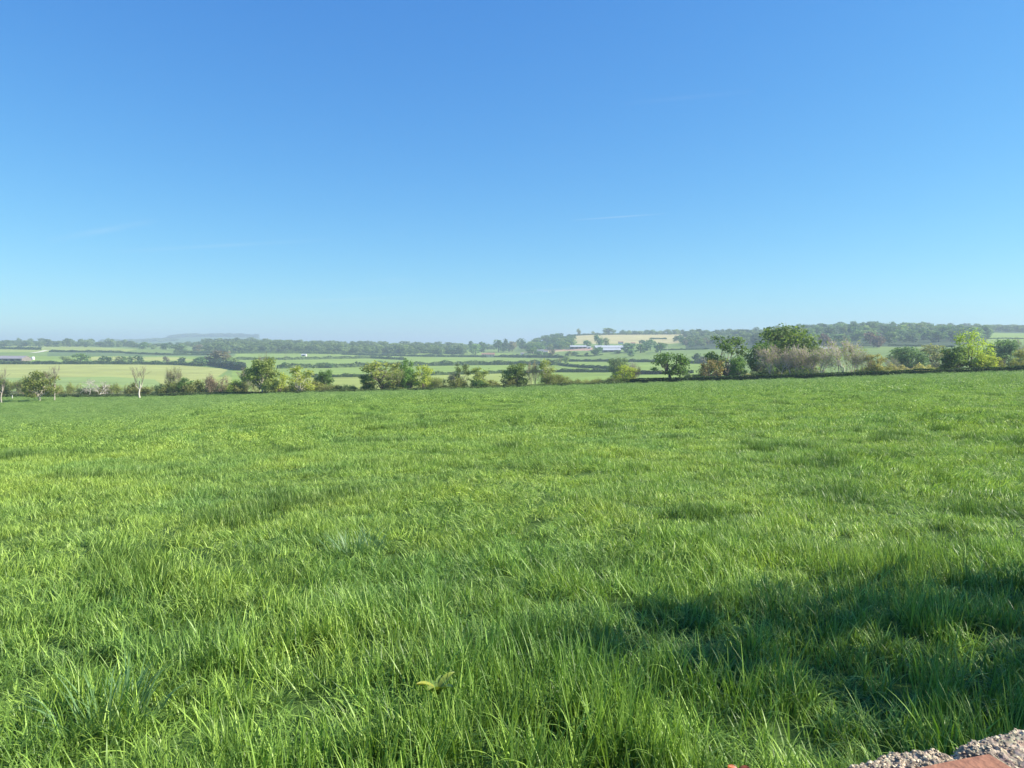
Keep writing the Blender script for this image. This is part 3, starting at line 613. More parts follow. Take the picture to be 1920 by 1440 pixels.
# ------------------------------------------------------------------ trees of the valley and the far slopes
fr = np.random.default_rng(77)
def far_tree(px, top, wpx, base=None, Y=None, col=BG, label='', cat='tree', group=None, k=None, name='tree'):
    if Y is None: Y = find_far(px, base)
    X = X_of(px, Y); z = float(H(X, Y)); h = max(2.0, -(top - HY) * Y / F - z); wm = wpx * Y / F
    k = int(fr.integers(0, 7)) if k is None else k
    o = link(name, FARM[k], loc=(X, Y, z), color=col); o.scale = (wm, wm, h); o.rotation_euler.z = float(fr.random() * 6.28)
    return tag(o, label, cat, group)
FC = [(.070, .125, .045), (.095, .155, .05), (.055, .095, .045), (.13, .175, .055), (.14, .125, .085), (.08, .14, .06), (.17, .19, .075)]
def fcol(r=None):
    c = FC[int(fr.integers(0, 7))] if r is None else FC[r]; s = 1.7 * (.8 + .4 * fr.random()); return tuple(a * s for a in c)
for px, top, wpx, base, c, lab in [
 (151, 662, 26, 682, 1, 'rounded green tree in the hedge behind the pale field'), (124, 668, 20, 681, 3, 'pale green tree left of the rounded green hedge tree'),
 (193, 667, 16, 681, 0, 'dark small tree, first right of the rounded green hedge tree'), (205, 669, 14, 681, 5, 'smaller green tree touching the dark small hedge tree'),
 (222, 668, 14, 681, 6, 'pale bush tree midway along the hedge behind the pale field'), (232, 668, 13, 681, 1, 'green tree right of the pale bush tree in the hedge'),
 (244, 668, 12, 681, 0, 'narrow green tree in the hedge left of the brown one'), (259, 666, 16, 681, 2, 'dark brownish tree at the right of the hedge tree row'),
 (312, 668, 14, 679, 4, 'pinkish brown bush standing in the strip above the pale field'), (341, 670, 16, 683, 2, 'dark bush in front of the upper straw strip'),
 (377, 669, 22, 685, 5, 'green tree left of the brown bare crowned tree'), (365, 672, 14, 684, 2, 'small dark tree left of the dark bush belt'),
 (410, 657, 44, 684, 4, 'broad brown bare crowned tree above the dark bush belt'), (436, 670, 22, 689, 3, 'yellow-green tree at the right of the dark bush belt'),
 (449, 680, 18, 694, 5, 'small green tree at the lower end of the dark bush belt'),
 (532, 679, 10, 691, 0, 'small dark tree below the utility pole'), (600, 680, 16, 690, 1, 'round bush tree in the bushy valley hedge left of centre'),
 (617, 681, 14, 690, 5, 'small round tree, next right in the bushy valley hedge'), (708, 676, 18, 688, 5, 'green bush tree showing over the olive cluster'),
 (1034, 655, 14, 669, 4, 'thin brownish tree, leftmost before the farm track'), (1010, 658, 20, 670, 5, 'wide green tree left of the farm'),
 (1024, 660, 12, 670, 0, 'dark green narrow tree left of the farm'), (1066, 658, 16, 667, 6, 'pale twiggy tree below the farmyard'),
 (1078, 659, 14, 667, 5, 'pale green tree second below the farmyard'), (1062, 668, 14, 681, 3, 'bright green small tree in the hedge below the farm'),
 (1028, 673, 20, 685, 3, 'yellow-green tree behind the pale twigged tree at centre'), (1051, 671, 18, 680, 6, 'pale leafy tree in the hedge corner below the farm'),
 (1120, 650, 22, 666, 0, 'dark green tree in front of the long barn'), (1099, 661, 10, 667, 2, 'low dark bush left of the barn'),
 (1158, 656, 14, 663, 2, 'low dark bush under the barn eaves'),
 (1177, 643, 26, 661, 5, 'large green tree at the right end of the barn'), (1201, 645, 16, 662, 0, 'green tree second right of the barn'),
 (1185, 655, 14, 669, 5, 'small green tree in the field right of the barn'), (1204, 637, 14, 646, 2, 'tree in front of the tan field, near its right end'),
 (1238, 642, 20, 661, 0, 'dark tree left of the pale pole'), (1219, 636, 26, 657, 5, 'wide tree between the barn trees and the pale pole'),
 (1122, 627, 17, 650, 0, 'tall dark tree rising in front of the tan field'), (1136, 633, 14, 649, 6, 'pale open tree beside the tall dark tree on the tan field'),
 (1101, 638, 16, 650, 5, 'green tree in front of the tan field, left of the tall dark one'), (1142, 615, 24, 628, 1, 'rounded tree alone on the skyline above the tan field'),
 (1085, 616, 8, 627, 6, 'thin open tree on the skyline hedge, left'), (1112, 621, 7, 627, 6, 'tiny thin tree on the skyline hedge'),
 (1308, 662, 20, 681, 2, 'grey dark bush in the field left of the irregular oak'), (1320, 668, 20, 682, 4, 'brown bush beside the grey dark bush'),
 (892, 645, 22, 664, 1, 'green tree left of the pink house'), (852, 652, 22, 664, 2, 'dark blue-green tree at the right end of the centre wood'),
 (884, 639, 12, 660, 2, 'pointed dark tree on the skyline left of the pink house'), (904, 641, 20, 660, 0, 'round dark tree behind the pink house'),
 (935, 637, 20, 660, 0, 'tall tree right of the pink house'), (947, 635, 14, 660, 2, 'tallest dark tree right of the pink house'), (960, 640, 18, 660, 4, 'brownish tree right of the tall dark village tree'),
 (977, 634, 15, 655, 2, 'dark conifer-like tree on the hill foot'), (268, 641, 16, 655, 0, 'dark tree on the left skyline before the blue hill'), (311, 643, 14, 656, 5, 'small tree on the skyline right of the dark one'),
 (335, 645, 26, 658, 1, 'wide green tree below the blue hill'), (372, 646, 22, 659, 4, 'greyish tree at the left end of the centre wood'),
]:
    far_tree(px, top, wpx, base, col=fcol(c), label=lab)

def wood(n, xr, fy, top_add, wr, hr, label, group, cset, ystep=None):
    """scatter separate trees over a piece of hillside given by columns and distances"""
    res = []
    for k in range(n):
        for _ in range(30):
            px = xr[0] + (xr[1] - xr[0]) * fr.random(); y0, y1 = fy(px); Y = y0 + (y1 - y0) * fr.random()
            wm = wr[0] + (wr[1] - wr[0]) * fr.random(); X = X_of(px, Y)
            if all((X - a) ** 2 + ((Y - b_) * .45) ** 2 > (.34 * (wm + c_)) ** 2 for a, b_, c_ in res): break
        else: continue
        res.append((X, Y, wm)); h = hr[0] + (hr[1] - hr[0]) * fr.random()
        res[-1] = (X, Y, wm)
        o = link('tree', FARM[int(fr.integers(0, 7))], loc=(X, Y, float(H(X, Y))), color=fcol(int(fr.choice(cset))))
        o.scale = (wm, wm, h); o.rotation_euler.z = float(fr.random() * 6.28)
        tag(o, label, 'tree', group)
def lerp(xs, a): return lambda px: float(np.interp(px, xs, a))
fa, fb = lerp([1480, 1600, 1850], [1060, 1080, 1180]), lerp([1480, 1600, 1700, 1850], [1900, 1900, 1750, 1500])
wood(128, (1490, 1850), lambda px: (fa(px), fb(px)), 0, (17, 28), (14, 23), 'crown in the tall wood on the right hillside', 'trees of the right hillside wood', [0, 1, 2, 2, 3, 5, 1, 0])
fa2 = lerp([1270, 1330, 1500], [1560, 1400, 1150])
wood(24, (1165, 1330), lambda px: (2190, 2260), 0, (14, 26), (10, 17), 'tree of the skyline row right above the tan field', 'skyline trees above the tan field', [0, 1, 5, 3, 2])
fa3, fb3 = lerp([985, 1020, 1080], [1500, 1530, 1640]), lerp([985, 1020, 1045, 1080], [2050, 2250, 2250, 1900])
wood(46, (988, 1076), lambda px: (fa3(px), fb3(px)), 0, (15, 26), (12, 18), 'crown in the tree cluster on the hill left of the tan field', 'trees clustered left of the tan field', [1, 0, 5, 2, 3])
wood(16, (1245, 1335), lambda px: (1420, 1800), 0, (11, 17), (9, 14), 'tree on the slope right of the tan field', 'trees on the slope right of the tan field', [3, 0, 5, 4])
for px, top, wd, base, lab in [(1545, 625, 22, 650, 'copper coloured tree in the right wood, behind the house'), (1638, 622, 34, 650, 'broad purple-brown tree in the right wood')]:
    far_tree(px, top, wd, None, Y=1050, col=(.17, .11, .095), label=lab, k=3)
def mass(name, label, specs):
    b = MB(); rng = np.random.default_rng(5)
    for n, x0, x1, fy, wr, hr in specs:
        for k in range(n):
            px = x0 + (x1 - x0) * (k + rng.random()) / n; a, c = fy(px); Y = a + (c - a) * rng.random(); X = X_of(px, Y); w_ = wr[0] + (wr[1] - wr[0]) * rng.random(); h_ = hr[0] + (hr[1] - hr[0]) * rng.random()
            src = FAR[int(rng.integers(0, 7))]; a_ = rng.random() * 6.28; t = .6 + .95 * rng.random(); z = float(H(X, Y)); off = b.n; 
            for v, f, tt, mm in zip(src.v, src.f, src.t, src.m):
                q = v * np.array([w_, w_, h_]); q = np.stack([q[:, 0] * math.cos(a_) - q[:, 1] * math.sin(a_) + X, q[:, 0] * math.sin(a_) + q[:, 1] * math.cos(a_) + Y, q[:, 2] + z], 1)
                b.v.append(q); b.t.append(tt * t); b.m.append(mm)
            fo = off
            for v, f in zip(src.v, src.f): b.f.append(f + off)
            b.n = off + src.n
    o = link(name, b.mesh(name, [M_leaf, M_trunk_far]), color=(.15, .215, .085))
    return tag(o, label, 'wood', kind='stuff')
mass('woodland', 'long hazy wood along the skyline left of centre', [
    (230, 388, 872, lambda px: (1660 if px > 500 else 1600, 1850), (14, 26), (11, 20)), (200, 380, 868, lambda px: (1850, 2350), (15, 26), (10, 19))])
mass('tree_belt', 'belt of skyline trees above the far left fields', [
    (110, -120, 250, lambda px: (1950, 2300), (12, 30), (6, 24)), (40, 240, 400, lambda px: (1750, 2250), (13, 20), (9, 13)), (30, 860, 985, lambda px: (1980, 2300), (11, 17), (9, 13))])
mass('hillside_wood', 'hazy wood over the hillside between the tan field and the right edge', [
    (120, 1285, 1500, lambda px: (fa2(px), 2050), (16, 26), (11, 18)), (30, 1490, 1900, lambda px: (1900, 2150), (16, 26), (13, 19)), (50, 1850, 1990, lambda px: (1720, 2200), (16, 26), (10, 16))])
mass('hilltop_wood', 'faint blue wood on the most distant hill', [
    (40, 322, 398, lambda px: (6150, 6300), (40, 70), (20, 34)), (34, 400, 482, lambda px: (6000, 6400), (40, 70), (20, 36)), (60, 190, 330, lambda px: (4600, 6100), (40, 80), (12, 22))])

# ------------------------------------------------------------------ buildings and poles in the valley
M_roofw = plain_mat('pale_roof_sheet', (.42, .44, .48), .6, .06, .2)
M_roofg = plain_mat('grey_roof_sheet', (.27, .25, .27), .6, .12, .2)
M_wallb = plain_mat('brown_boards', (.20, .17, .15), .8, .2, .3)
M_wallw = plain_mat('white_render', (.72, .70, .66), .8, .05, .3)
M_pink = plain_mat('pink_render', (.52, .44, .38), .8, .06, .3)
M_tile = plain_mat('clay_tile', (.30, .17, .12), .8, .15, .4)
M_slate = plain_mat('slate', (.20, .20, .23), .6, .15, .4)
M_glass = plain_mat('window_glass', (.03, .04, .05), .1, .1, 1.0, .6)
M_dark = plain_mat('dark_opening', (.03, .03, .03), .8, .2, 1.0)
M_green = plain_mat('tank_plastic', (.78, .78, .76), .5, .05, 1.0)
def building(px, base, wpx, hpx, label, wall, roof, deep=None, name='barn', cat='barn', rise=.35, rz=0.0, Y=None, openings=3, chimney=False, windows=0, group=None):
    Y = Y or find_far(px, base); X = X_of(px, Y); z = float(H(X, Y)); s = Y / F; Wd = wpx * s; Hh = hpx * s; D = deep or Wd * .5
    e = link(name, None, loc=(X, Y, z)); e.rotation_euler.z = rz; tag(e, label, cat, group)
    ev = Hh * (1 - rise)
    b = MB(); x, y = Wd / 2, D / 2
    V = [(-x, -y, -1.5), (x, -y, -1.5), (x, y, -1.5), (-x, y, -1.5), (-x, -y, ev), (x, -y, ev), (x, y, ev), (-x, y, ev), (-x, 0, Hh - .05), (x, 0, Hh - .05)]
    b.add(V[:8], [(0, 1, 5, 4), (2, 3, 7, 6)]); b.add([V[1], V[2], V[6], V[5]], [(0, 1, 2, 3)]); b.add([V[3], V[0], V[4], V[7]], [(0, 1, 2, 3)])
    b.add([V[5], V[6], V[9]], [(0, 1, 2)]); b.add([V[7], V[4], V[8]], [(0, 1, 2)])
    link('wall', b.mesh('wall', wall), e)
    r = MB(); o_ = .4; th = .18
    for sg in (-1, 1):
        p = np.array([(-x - o_, sg * (y + o_), ev - .15), (x + o_, sg * (y + o_), ev - .15), (x + o_, 0, Hh), (-x - o_, 0, Hh)]); q = p + np.array([0, 0, th])
        r.add(np.concatenate([p, q]), [(0, 1, 2, 3), (7, 6, 5, 4), (0, 4, 5, 1), (1, 5, 6, 2), (3, 2, 6, 7), (0, 3, 7, 4)])
    ro = link('roof', r.mesh('roof', roof), e)
    if chimney:
        c = MB(); c.box((x * .7, 0, Hh + .5), (.9, .7, 1.6)); link('chimney', c.mesh('chimney', M_tile), ro)
    for k in range(openings):
        c = MB(); c.box((-x + Wd * (k + .5) / openings, -y - .03, ev * .42), (Wd / openings * .55, .12, ev * .8)); link('door_opening', c.mesh('door_opening', M_dark), e)
    for k in range(windows):
        for lv in (.28, .72):
            c = MB(); c.box((-x + Wd * (k + .5) / windows, -y - .03, ev * lv), (1.1, .12, 1.2)); link('window', c.mesh('window', M_glass), e)
    return e
building(20, 677, 60, 9.5, 'long low barn with a pale mauve roof at the left edge', M_wallb, M_roofg, 22, rise=.5, openings=5)
building(-40, 679, 50, 11, 'second low barn end just at the left border', M_wallb, M_roofg, 20, rise=.5, openings=4)
building(1143, 656, 56, 8, 'long barn with a bright white sheet roof in the farmyard', M_wallb, M_roofw, 26, rise=.5, openings=4)
building(1146, 660, 34, 7, 'lower lean-to barn with white roof in front of the long barn', M_wallb, M_roofw, 14, rise=.5, openings=3)
building(1084, 654, 30, 6, 'open fronted shed with pale roof left in the farmyard', M_wallb, M_roofw, 16, name='shed', cat='shed', rise=.4, openings=4)
building(1030, 655, 10, 4, 'small white shed left of the farmyard among trees', M_wallw, M_roofw, 8, name='shed', cat='shed', openings=1)
building(1104, 654, 7, 4, 'little white lorry-sized shed beside the open fronted shed', M_wallw, M_roofw, 5, name='shed', cat='shed', openings=1)
building(1164, 645, 9, 5, 'small white cottage above the long barn', M_wallw, M_tile, 7, name='house', cat='house', openings=0, windows=2)
building(1187, 647, 8, 5, 'small cream cottage right above the barn trees', M_wallw, M_tile, 7, name='house', cat='house', openings=0, windows=2)
building(1013, 643, 14, 6, 'grey roofed house among the trees on the hill foot', M_wallw, M_slate, 9, name='house', cat='house', openings=0, windows=3, Y=1560)
building(1023, 648, 8, 5, 'lower grey roofed house beside the hill foot house', M_pink, M_slate, 8, name='house', cat='house', openings=0, windows=2, Y=1500)
building(979, 648, 6, 6, 'narrow white gable on the left of the hill trees', M_wallw, M_slate, 7, name='house', cat='house', openings=0, windows=1, Y=1500)
building(920, 658, 15, 8, 'pink rendered house among village trees at centre', M_pink, M_tile, 10, name='house', cat='house', openings=0, windows=3, chimney=True, Y=1500)
building(908, 655, 10, 6, 'lower tile roofed house left of the pink house', M_pink, M_tile, 8, name='house', cat='house', openings=0, windows=2, Y=1560)
building(570, 661, 9, 4.5, 'bright white shed at the foot of the wood, left of centre', M_wallw, M_roofw, 8, name='shed', cat='shed', openings=1, Y=1500)
building(1543, 653, 30, 9, 'long house with pale grey roof below the copper tree', M_wallb, M_roofw, 12, name='house', cat='house', rise=.45, openings=0, windows=5, Y=1000)
building(1396, 640, 5, 6, 'tiny white cottage in the hazy wood', M_wallw, M_slate, 6, name='house', cat='house', openings=0, windows=1, Y=1400)
# round white tank near the left barn
Yk = find_far(62, 676); b = MB(); th = np.linspace(0, 2 * math.pi, 17)[:-1]; s_ = Yk / F
ring = [(2.2, -.5), (2.2, 2.6), (1.9, 3.2), (1.0, 3.6), (.05, 3.7)]
V = np.concatenate([np.stack([np.cos(th) * r_, np.sin(th) * r_, np.full(16, z_)], 1) for r_, z_ in ring]); i = np.arange(4)[:, None] * 16; j = np.arange(16)[None]
b.add(V, np.stack([i + j, i + (j + 1) % 16, i + 16 + (j + 1) % 16, i + 16 + j], -1).reshape(-1, 4))
tag(link('water_tank', b.mesh('water_tank', M_green, True), loc=(X_of(62, Yk), Yk, float(H(X_of(62, Yk), Yk)) + 2)), 'small round white tank right of the mauve roofed barn', 'tank')
M_pole = plain_mat('pole_wood', (.25, .22, .18), .8, .15, 2); M_polew = plain_mat('pale_pole', (.62, .60, .55), .7, .08, 2)
def pole(px, top, base, label, m, r=.22):
    Y = find_far(px, base); X = X_of(px, Y); z = float(H(X, Y)); h = (base - top) * Y / F
    e = link('utility_pole', None, loc=(X, Y, z)); tag(e, label, 'pole')
    b = MB(); b.tube([(0, 0, -1), (0, 0, h * .5), (0, 0, h)], [r, r * .85, r * .7], 8); link('pole', b.mesh('pole', m), e)
    b = MB(); b.box((0, 0, h * .93), (3.0, .18, .18)); link('crossarm', b.mesh('crossarm', m), e)
    for q in (-1.3, 0, 1.3):
        b = MB(); b.tube([(q, 0, h * .93 + .09), (q, 0, h * .93 + .45)], [.08, .05], 6); link('insulator', b.mesh('insulator', M_polew), e)
pole(536, 659, 684, 'wooden utility pole in the green valley field left of centre', M_pole)
pole(1251, 647, 661, 'pale pole with a crossarm in the valley right of the barn', M_polew, .28)
pole(1014, 663, 684, 'thin utility pole behind the pale twigged tree', M_pole)
# pale farm track on the upper left
def track(pts, wid, label):
    P = np.array([(X_of(a, find_far(a, c)), find_far(a, c)) for a, c in pts]); t = np.linspace(0, len(P) - 1, 40); P = np.stack([np.interp(t, np.arange(len(P)), P[:, k]) for k in (0, 1)], 1)
    d = unit(np.gradient(P, axis=0)); n_ = np.stack([-d[:, 1], d[:, 0]], 1); V = []
    for k in (-1, 1):
        Q = P + n_ * wid / 2 * k; V.append(np.concatenate([Q, (H(Q[:, 0], Q[:, 1]) + .35)[:, None]], 1))
    V = np.stack(V, 1).reshape(-1, 3); i = np.arange(39) * 2; b = MB(); b.add(V, np.stack([i, i + 1, i + 3, i + 2], 1))
    tag(link('farm_track', b.mesh('farm_track', plain_mat('track_chalk', (.62, .58, .46), .9, .1, .1))), label, kind='structure')
track([(60, 662), (75, 660), (88, 657)], 9, 'pale chalk track climbing the far left slope')
# marker post by the left of the field
Yp = find_near(23, 748); b = MB(); b.tube([(0, 0, -.2), (0, 0, .6), (0, 0, 1.1)], [.12, .12, .10], 8); b.tube([(0, 0, 1.1), (0, 0, 1.12)], [.10, .01], 8)
tag(link('marker_post', b.mesh('marker_post', M_polew), loc=(X_of(23, Yp), Yp, float(H(X_of(23, Yp), Yp)))), 'short white post at the left end of the field', 'post')

# ------------------------------------------------------------------ the tree beside the photographer whose shade falls on the grass
def shade_tree():
    rng = np.random.default_rng(21)
    base = (9.6, 5.0)
    e = link('hedgerow_tree', None, loc=(base[0], base[1], float(H(*base)))); tag(e, 'leafy tree standing right of the wall, shading the grass', 'tree')
    lobes = []
    for (x, y, z, r) in SHADE_LOBES: lobes.append((x - base[0], y - base[1], z - float(H(*base)), r, r, r * .85))
    c = MB(); leaves(c, rng, lobes, 420, .085, shell=.7); link('crown', c.mesh('shade_crown', M_leaf), e, color=(.07, .13, .03))
    t = MB(); f_ = np.array([0, 0, 1.6]); limb(t, rng, (0, 0, -.3), f_, .16, .12, 9, 5, .02)
    for Lb in lobes: limb(t, rng, f_, Lb[:3], .06, .015, 5, 5, .06)
    link('trunk', t.mesh('shade_trunk', M_bark, True), e, color=(.16, .13, .1))
# crown masses (x, y, z, radius); z is against eye level
SHADE_LOBES = [(9.3, 4.3, 4.55, .42), (9.4, 4.0, 4.1, .6), (9.2, 4.8, 4.0, .5), (9.5, 3.6, 3.6, .7), (9.3, 4.6, 3.4, .8), (9.2, 5.2, 3.0, .7), (9.3, 3.3, 3.0, .75),
               (9.4, 4.0, 2.6, 1.0), (9.2, 5.5, 2.2, .8), (9.4, 3.0, 2.2, .8), (9.2, 4.6, 1.7, 1.1), (9.3, 3.3, 1.2, 1.0), (9.1, 5.6, 1.2, .9), (9.0, 4.4, .5, 1.2), (9.3, 2.3, 4.3, .55), (9.4, 1.8, 4.7, .5), (9.3, 1.3, 5.0, .42), (9.4, 2.6, 3.5, .6)]
shade_tree()

# ------------------------------------------------------------------ wall in the bottom right corner
def wall():
    rng = np.random.default_rng(4); ang = math.atan2(.111, .384); org = np.array([.513, 1.197]); d = np.array([math.cos(ang), math.sin(ang)]); n_ = np.array([d[1], -d[0]])   # towards the photographer
    top0 = -.677
    e = link('stone_wall', None, loc=(org[0], org[1], top0)); e.rotation_euler.z = ang
    tag(e, 'rough mortar topped stone wall in the bottom right corner', 'wall')
    b = MB(); b.box((.6, -.17, -.62), (7.6, .30, 1.10)); link('wall_body', b.mesh('wall_body', plain_mat('rubble', (.24, .22, .19), .95, .4, 9, bump=.8)), e)
    # coping of mortar and gravel: fine noisy slab, finest where it is seen
    xs = np.concatenate([np.linspace(-3.2, -.15, 60), np.arange(-.145, .75, .004), np.linspace(.76, 4.4, 70)]); ys = np.linspace(-.34, .0, 72)
    Xg, Yg = np.meshgrid(xs, ys, indexing='ij')
    big = (fbm(Xg * 7, Yg * 7, 31, 3) - .5) * .018 + .010 * np.exp(-((Xg - .13) / .09) ** 2); fine = (fbm(Xg * 90, Yg * 90, 37, 3) - .5) * .014
    edge = np.clip(-Yg / .035, 0, 1) ** .5 * np.clip((Yg + .34) / .03, 0, 1) ** .5
    dip = -.020 * np.exp(-((Xg - .205) / .020) ** 2)
    Z = .012 + big + fine + dip - (1 - edge) * .06 + (Xg > .205) * .006
    Yj = Yg + (fbm(Xg * 22, Yg * 0 + 3, 41, 3) - .5) * .035 * (Yg > -.08)
    V = np.stack([Xg, Yj, Z], -1); nx, ny = Xg.shape; i = np.arange(nx - 1)[:, None] * ny; j = np.arange(ny - 1)[None]
    c = MB(); c.add(V.reshape(-1, 3), np.stack([i + j, i + ny + j, i + ny + j + 1, i + j + 1], -1).reshape(-1, 4))
    c.box((.6, -.17, -.075), (7.56, .31, .11))
    m, t = mat_base('mortar'); n = t.nodes.new; l = t.links.new
    out = n('ShaderNodeOutputMaterial'); p = n('ShaderNodeBsdfPrincipled'); tcn = n('ShaderNodeTexCoord')
    vo = n('ShaderNodeTexVoronoi'); vo.inputs['Scale'].default_value = 120; l(tcn.outputs['Object'], vo.inputs['Vector'])
    nn = n('ShaderNodeTexNoise'); nn.inputs['Scale'].default_value = 55; nn.inputs['Detail'].default_value = 6; l(tcn.outputs['Object'], nn.inputs['Vector'])
    cr = n('ShaderNodeValToRGB'); cr.color_ramp.elements[0].position = .36; cr.color_ramp.elements[0].color = (.13, .105, .085, 1); cr.color_ramp.elements[1].position = .64; cr.color_ramp.elements[1].color = (.62, .51, .36, 1)
    l(nn.outputs['Fac'], cr.inputs['Fac'])
    mxn = n('ShaderNodeMix'); mxn.data_type = 'RGBA'; mxn.blend_type = 'MULTIPLY'; mxn.inputs['Factor'].default_value = .6; l(cr.outputs[0], mxn.inputs['A'])
    hv = n('ShaderNodeHueSaturation'); hv.inputs['Saturation'].default_value = .25; l(vo.outputs['Color'], hv.inputs['Color']); l(hv.outputs[0], mxn.inputs['B']); l(mxn.outputs['Result'], p.inputs['Base Color'])
    bp = n('ShaderNodeBump'); bp.inputs['Strength'].default_value = .8; bp.inputs['Distance'].default_value = .004; l(nn.outputs['Fac'], bp.inputs['Height']); l(bp.outputs[0], p.inputs['Normal'])
    p.inputs['Roughness'].default_value = .95; l(p.outputs[0], out.inputs['Surface'])
    cop = link('coping', c.mesh('coping', m), e)
    # gravel bedded in the mortar
    g = MB(); ico = np.array([(0, 0, 1), (.89, 0, .45), (.28, .85, .45), (-.72, .53, .45), (-.72, -.53, .45), (.28, -.85, .45), (.72, .53, -.45), (-.28, .85, -.45), (-.89, 0, -.45), (-.28, -.85, -.45), (.72, -.53, -.45), (0, 0, -1)])
    fi = [(0, 1, 2), (0, 2, 3), (0, 3, 4), (0, 4, 5), (0, 5, 1), (1, 6, 2), (2, 7, 3), (3, 8, 4), (4, 9, 5), (5, 10, 1), (6, 7, 2), (7, 8, 3), (8, 9, 4), (9, 10, 5), (10, 6, 1), (11, 7, 6), (11, 8, 7), (11, 9, 8), (11, 10, 9), (11, 6, 10)]
    for k in range(8500):
        x = rng.uniform(-.15, .205) if k < 5600 else rng.uniform(.2, .7); y = -.2 * rng.random(); r = rng.uniform(.0010, .0030) * (1 if x < .205 else .8)
        jx = int(np.clip(np.searchsorted(xs, x), 0, nx - 1)); jy = int(np.clip((y + .34) / .34 * 71, 0, 71)); z = Z[jx, jy]; yy = Yj[jx, jy]
        v = ico * (1 + .25 * rng.normal(size=(12, 1))) * r * np.array([rng.uniform(.8, 1.5), rng.uniform(.8, 1.3), rng.uniform(.6, 1)]); a = rng.random() * 6.28
        v = np.stack([v[:, 0] * math.cos(a) - v[:, 1] * math.sin(a), v[:, 0] * math.sin(a) + v[:, 1] * math.cos(a), v[:, 2]], 1)
        g.add(v + np.array([x, yy, z - r * .1]), fi, rng.choice([.35, .7, 1.0, 1.35, 1.7]))
    m, t = mat_base('gravel'); n = t.nodes.new; l = t.links.new; out = n('ShaderNodeOutputMaterial'); p = n('ShaderNodeBsdfPrincipled'); ti = n('ShaderNodeAttribute'); ti.attribute_name = 'tint'
    cr = n('ShaderNodeValToRGB'); l(ti.outputs['Fac'], cr.inputs['Fac']); mr = n('ShaderNodeMapRange'); l(ti.outputs['Fac'], mr.inputs['Value']); mr.inputs['From Max'].default_value = 2; l(mr.outputs[0], cr.inputs['Fac'])
    cr.color_ramp.elements[0].color = (.05, .045, .04, 1); cr.color_ramp.elements[1].color = (.78, .64, .42, 1); cr.color_ramp.elements.new(.5).color = (.36, .28, .19, 1)
    l(cr.outputs[0], p.inputs['Base Color']); p.inputs['Roughness'].default_value = .8; l(p.outputs[0], out.inputs['Surface'])
    gv = link('gravel', g.mesh('gravel', m), cop); gv['kind'] = 'stuff'
    # brick bedded on edge, near side
    k = MB(); bx = MB(); m_ = plain_mat('brick', (.30, .14, .085), .85, .18, 60, bump=.5)
    import bmesh
    me = bpy.data.meshes.new('brick'); bm = bmesh.new(); bmesh.ops.create_cube(bm, size=1.0); bmesh.ops.scale(bm, vec=(.215, .065, .102), verts=bm.verts)
    bmesh.ops.bevel(bm, geom=bm.edges[:], offset=.0035, segments=2, affect='EDGES'); bmesh.ops.subdivide_edges(bm, edges=bm.edges[:], cuts=2)
    for v in bm.verts: v.co += Vector(rng.normal(size=3) * .0004)
    bm.to_mesh(me); bm.free(); me.materials.append(m_)
    br = link('brick', me, e, loc=(.112, -.118, -.018)); br.rotation_euler = (0, R(-1.5), R(-2))
    br['label'] = 'pinkish red brick bedded in the top of the wall'
wall()

# ------------------------------------------------------------------ grass
def blade(b, rng, p, ln, wd, az, lean, curl, seg, tint, twist=0.0):
    """a ribbon that leaves the ground nearly upright and arches over"""
    t = np.linspace(0, 1, seg + 1); ang = lean + curl * t ** 1.6
    ds = ln / seg; h_ = np.concatenate([[0], np.cumsum(np.sin(ang[:-1] + np.diff(ang) / 2) * ds)]); z = np.concatenate([[0], np.cumsum(np.cos(ang[:-1] + np.diff(ang) / 2) * ds)])
    ca, sa = math.cos(az), math.sin(az); C = np.stack([p[0] + h_ * ca, p[1] + h_ * sa, p[2] + z], 1)
    tw = az + math.pi / 2 + twist * t; W = np.stack([np.cos(tw), np.sin(tw), 0 * t], 1) * (wd / 2 * np.clip(1.12 - t ** 2.2 * 1.12, .04, 1) * (.75 + .25 * np.minimum(1, t * 4)))[:, None]
    V = np.empty((2 * (seg + 1), 3)); V[0::2] = C - W; V[1::2] = C + W
    i = np.arange(seg) * 2; b.add(V, np.stack([i, i + 1, i + 3, i + 2], 1), tint)
def clump(seed, n, foot, ln, wd, seg, swept=.0, dry=.03):
    rng = np.random.default_rng(seed); b = MB()
    for k in range(n):
        r = foot * math.sqrt(rng.random()); a = rng.random() * 6.28; az = rng.random() * 6.28
        if rng.random() < swept: az = rng.normal() * .5
        L_ = ln * (.55 + .6 * rng.random()); bent = rng.random()
        lean = abs(rng.normal()) * .16 + .03 + .25 * swept; curl = (.1 + .55 * rng.random()) if bent < .68 else (1.1 + 1.5 * rng.random())
        blade(b, rng, (r * math.cos(a), r * math.sin(a), -.02), L_, wd * (.55 + .8 * rng.random()), az, lean, curl, seg, .45 + 1.05 * rng.random() ** 1.2, rng.normal() * .6)
    return b
src = bpy.data.collections.new('grass_sources')
def lod(name, nvar, *a, **k):
    out = []
    c = bpy.data.collections.new(name)
    for i in range(nvar):
        me = clump(hash_seed(name) + i, *a, swept=(.0 if i % 3 < 2 else .45), **k).mesh('grass_clump', M_grass, True)
        o = bpy.data.objects.new('%s_%02d' % (name, i), me); c.objects.link(o)
    return c
def hash_seed(s): return sum(ord(q) * (i + 3) for i, q in enumerate(s)) % 9973
LODS = [('turf_a', 20, (40, .11, .285, .0066, 7), .9, 6.0, 62), ('turf_b', 18, (110, .18, .195, .0062, 5), 6.0, 20, 30), ('turf_c', 14, (190, .38, .165, .0115, 4), 20, 62, 8.5), ('turf_d', 9, (240, 1.1, .17, .036, 2), 62, 240, 1.25)]
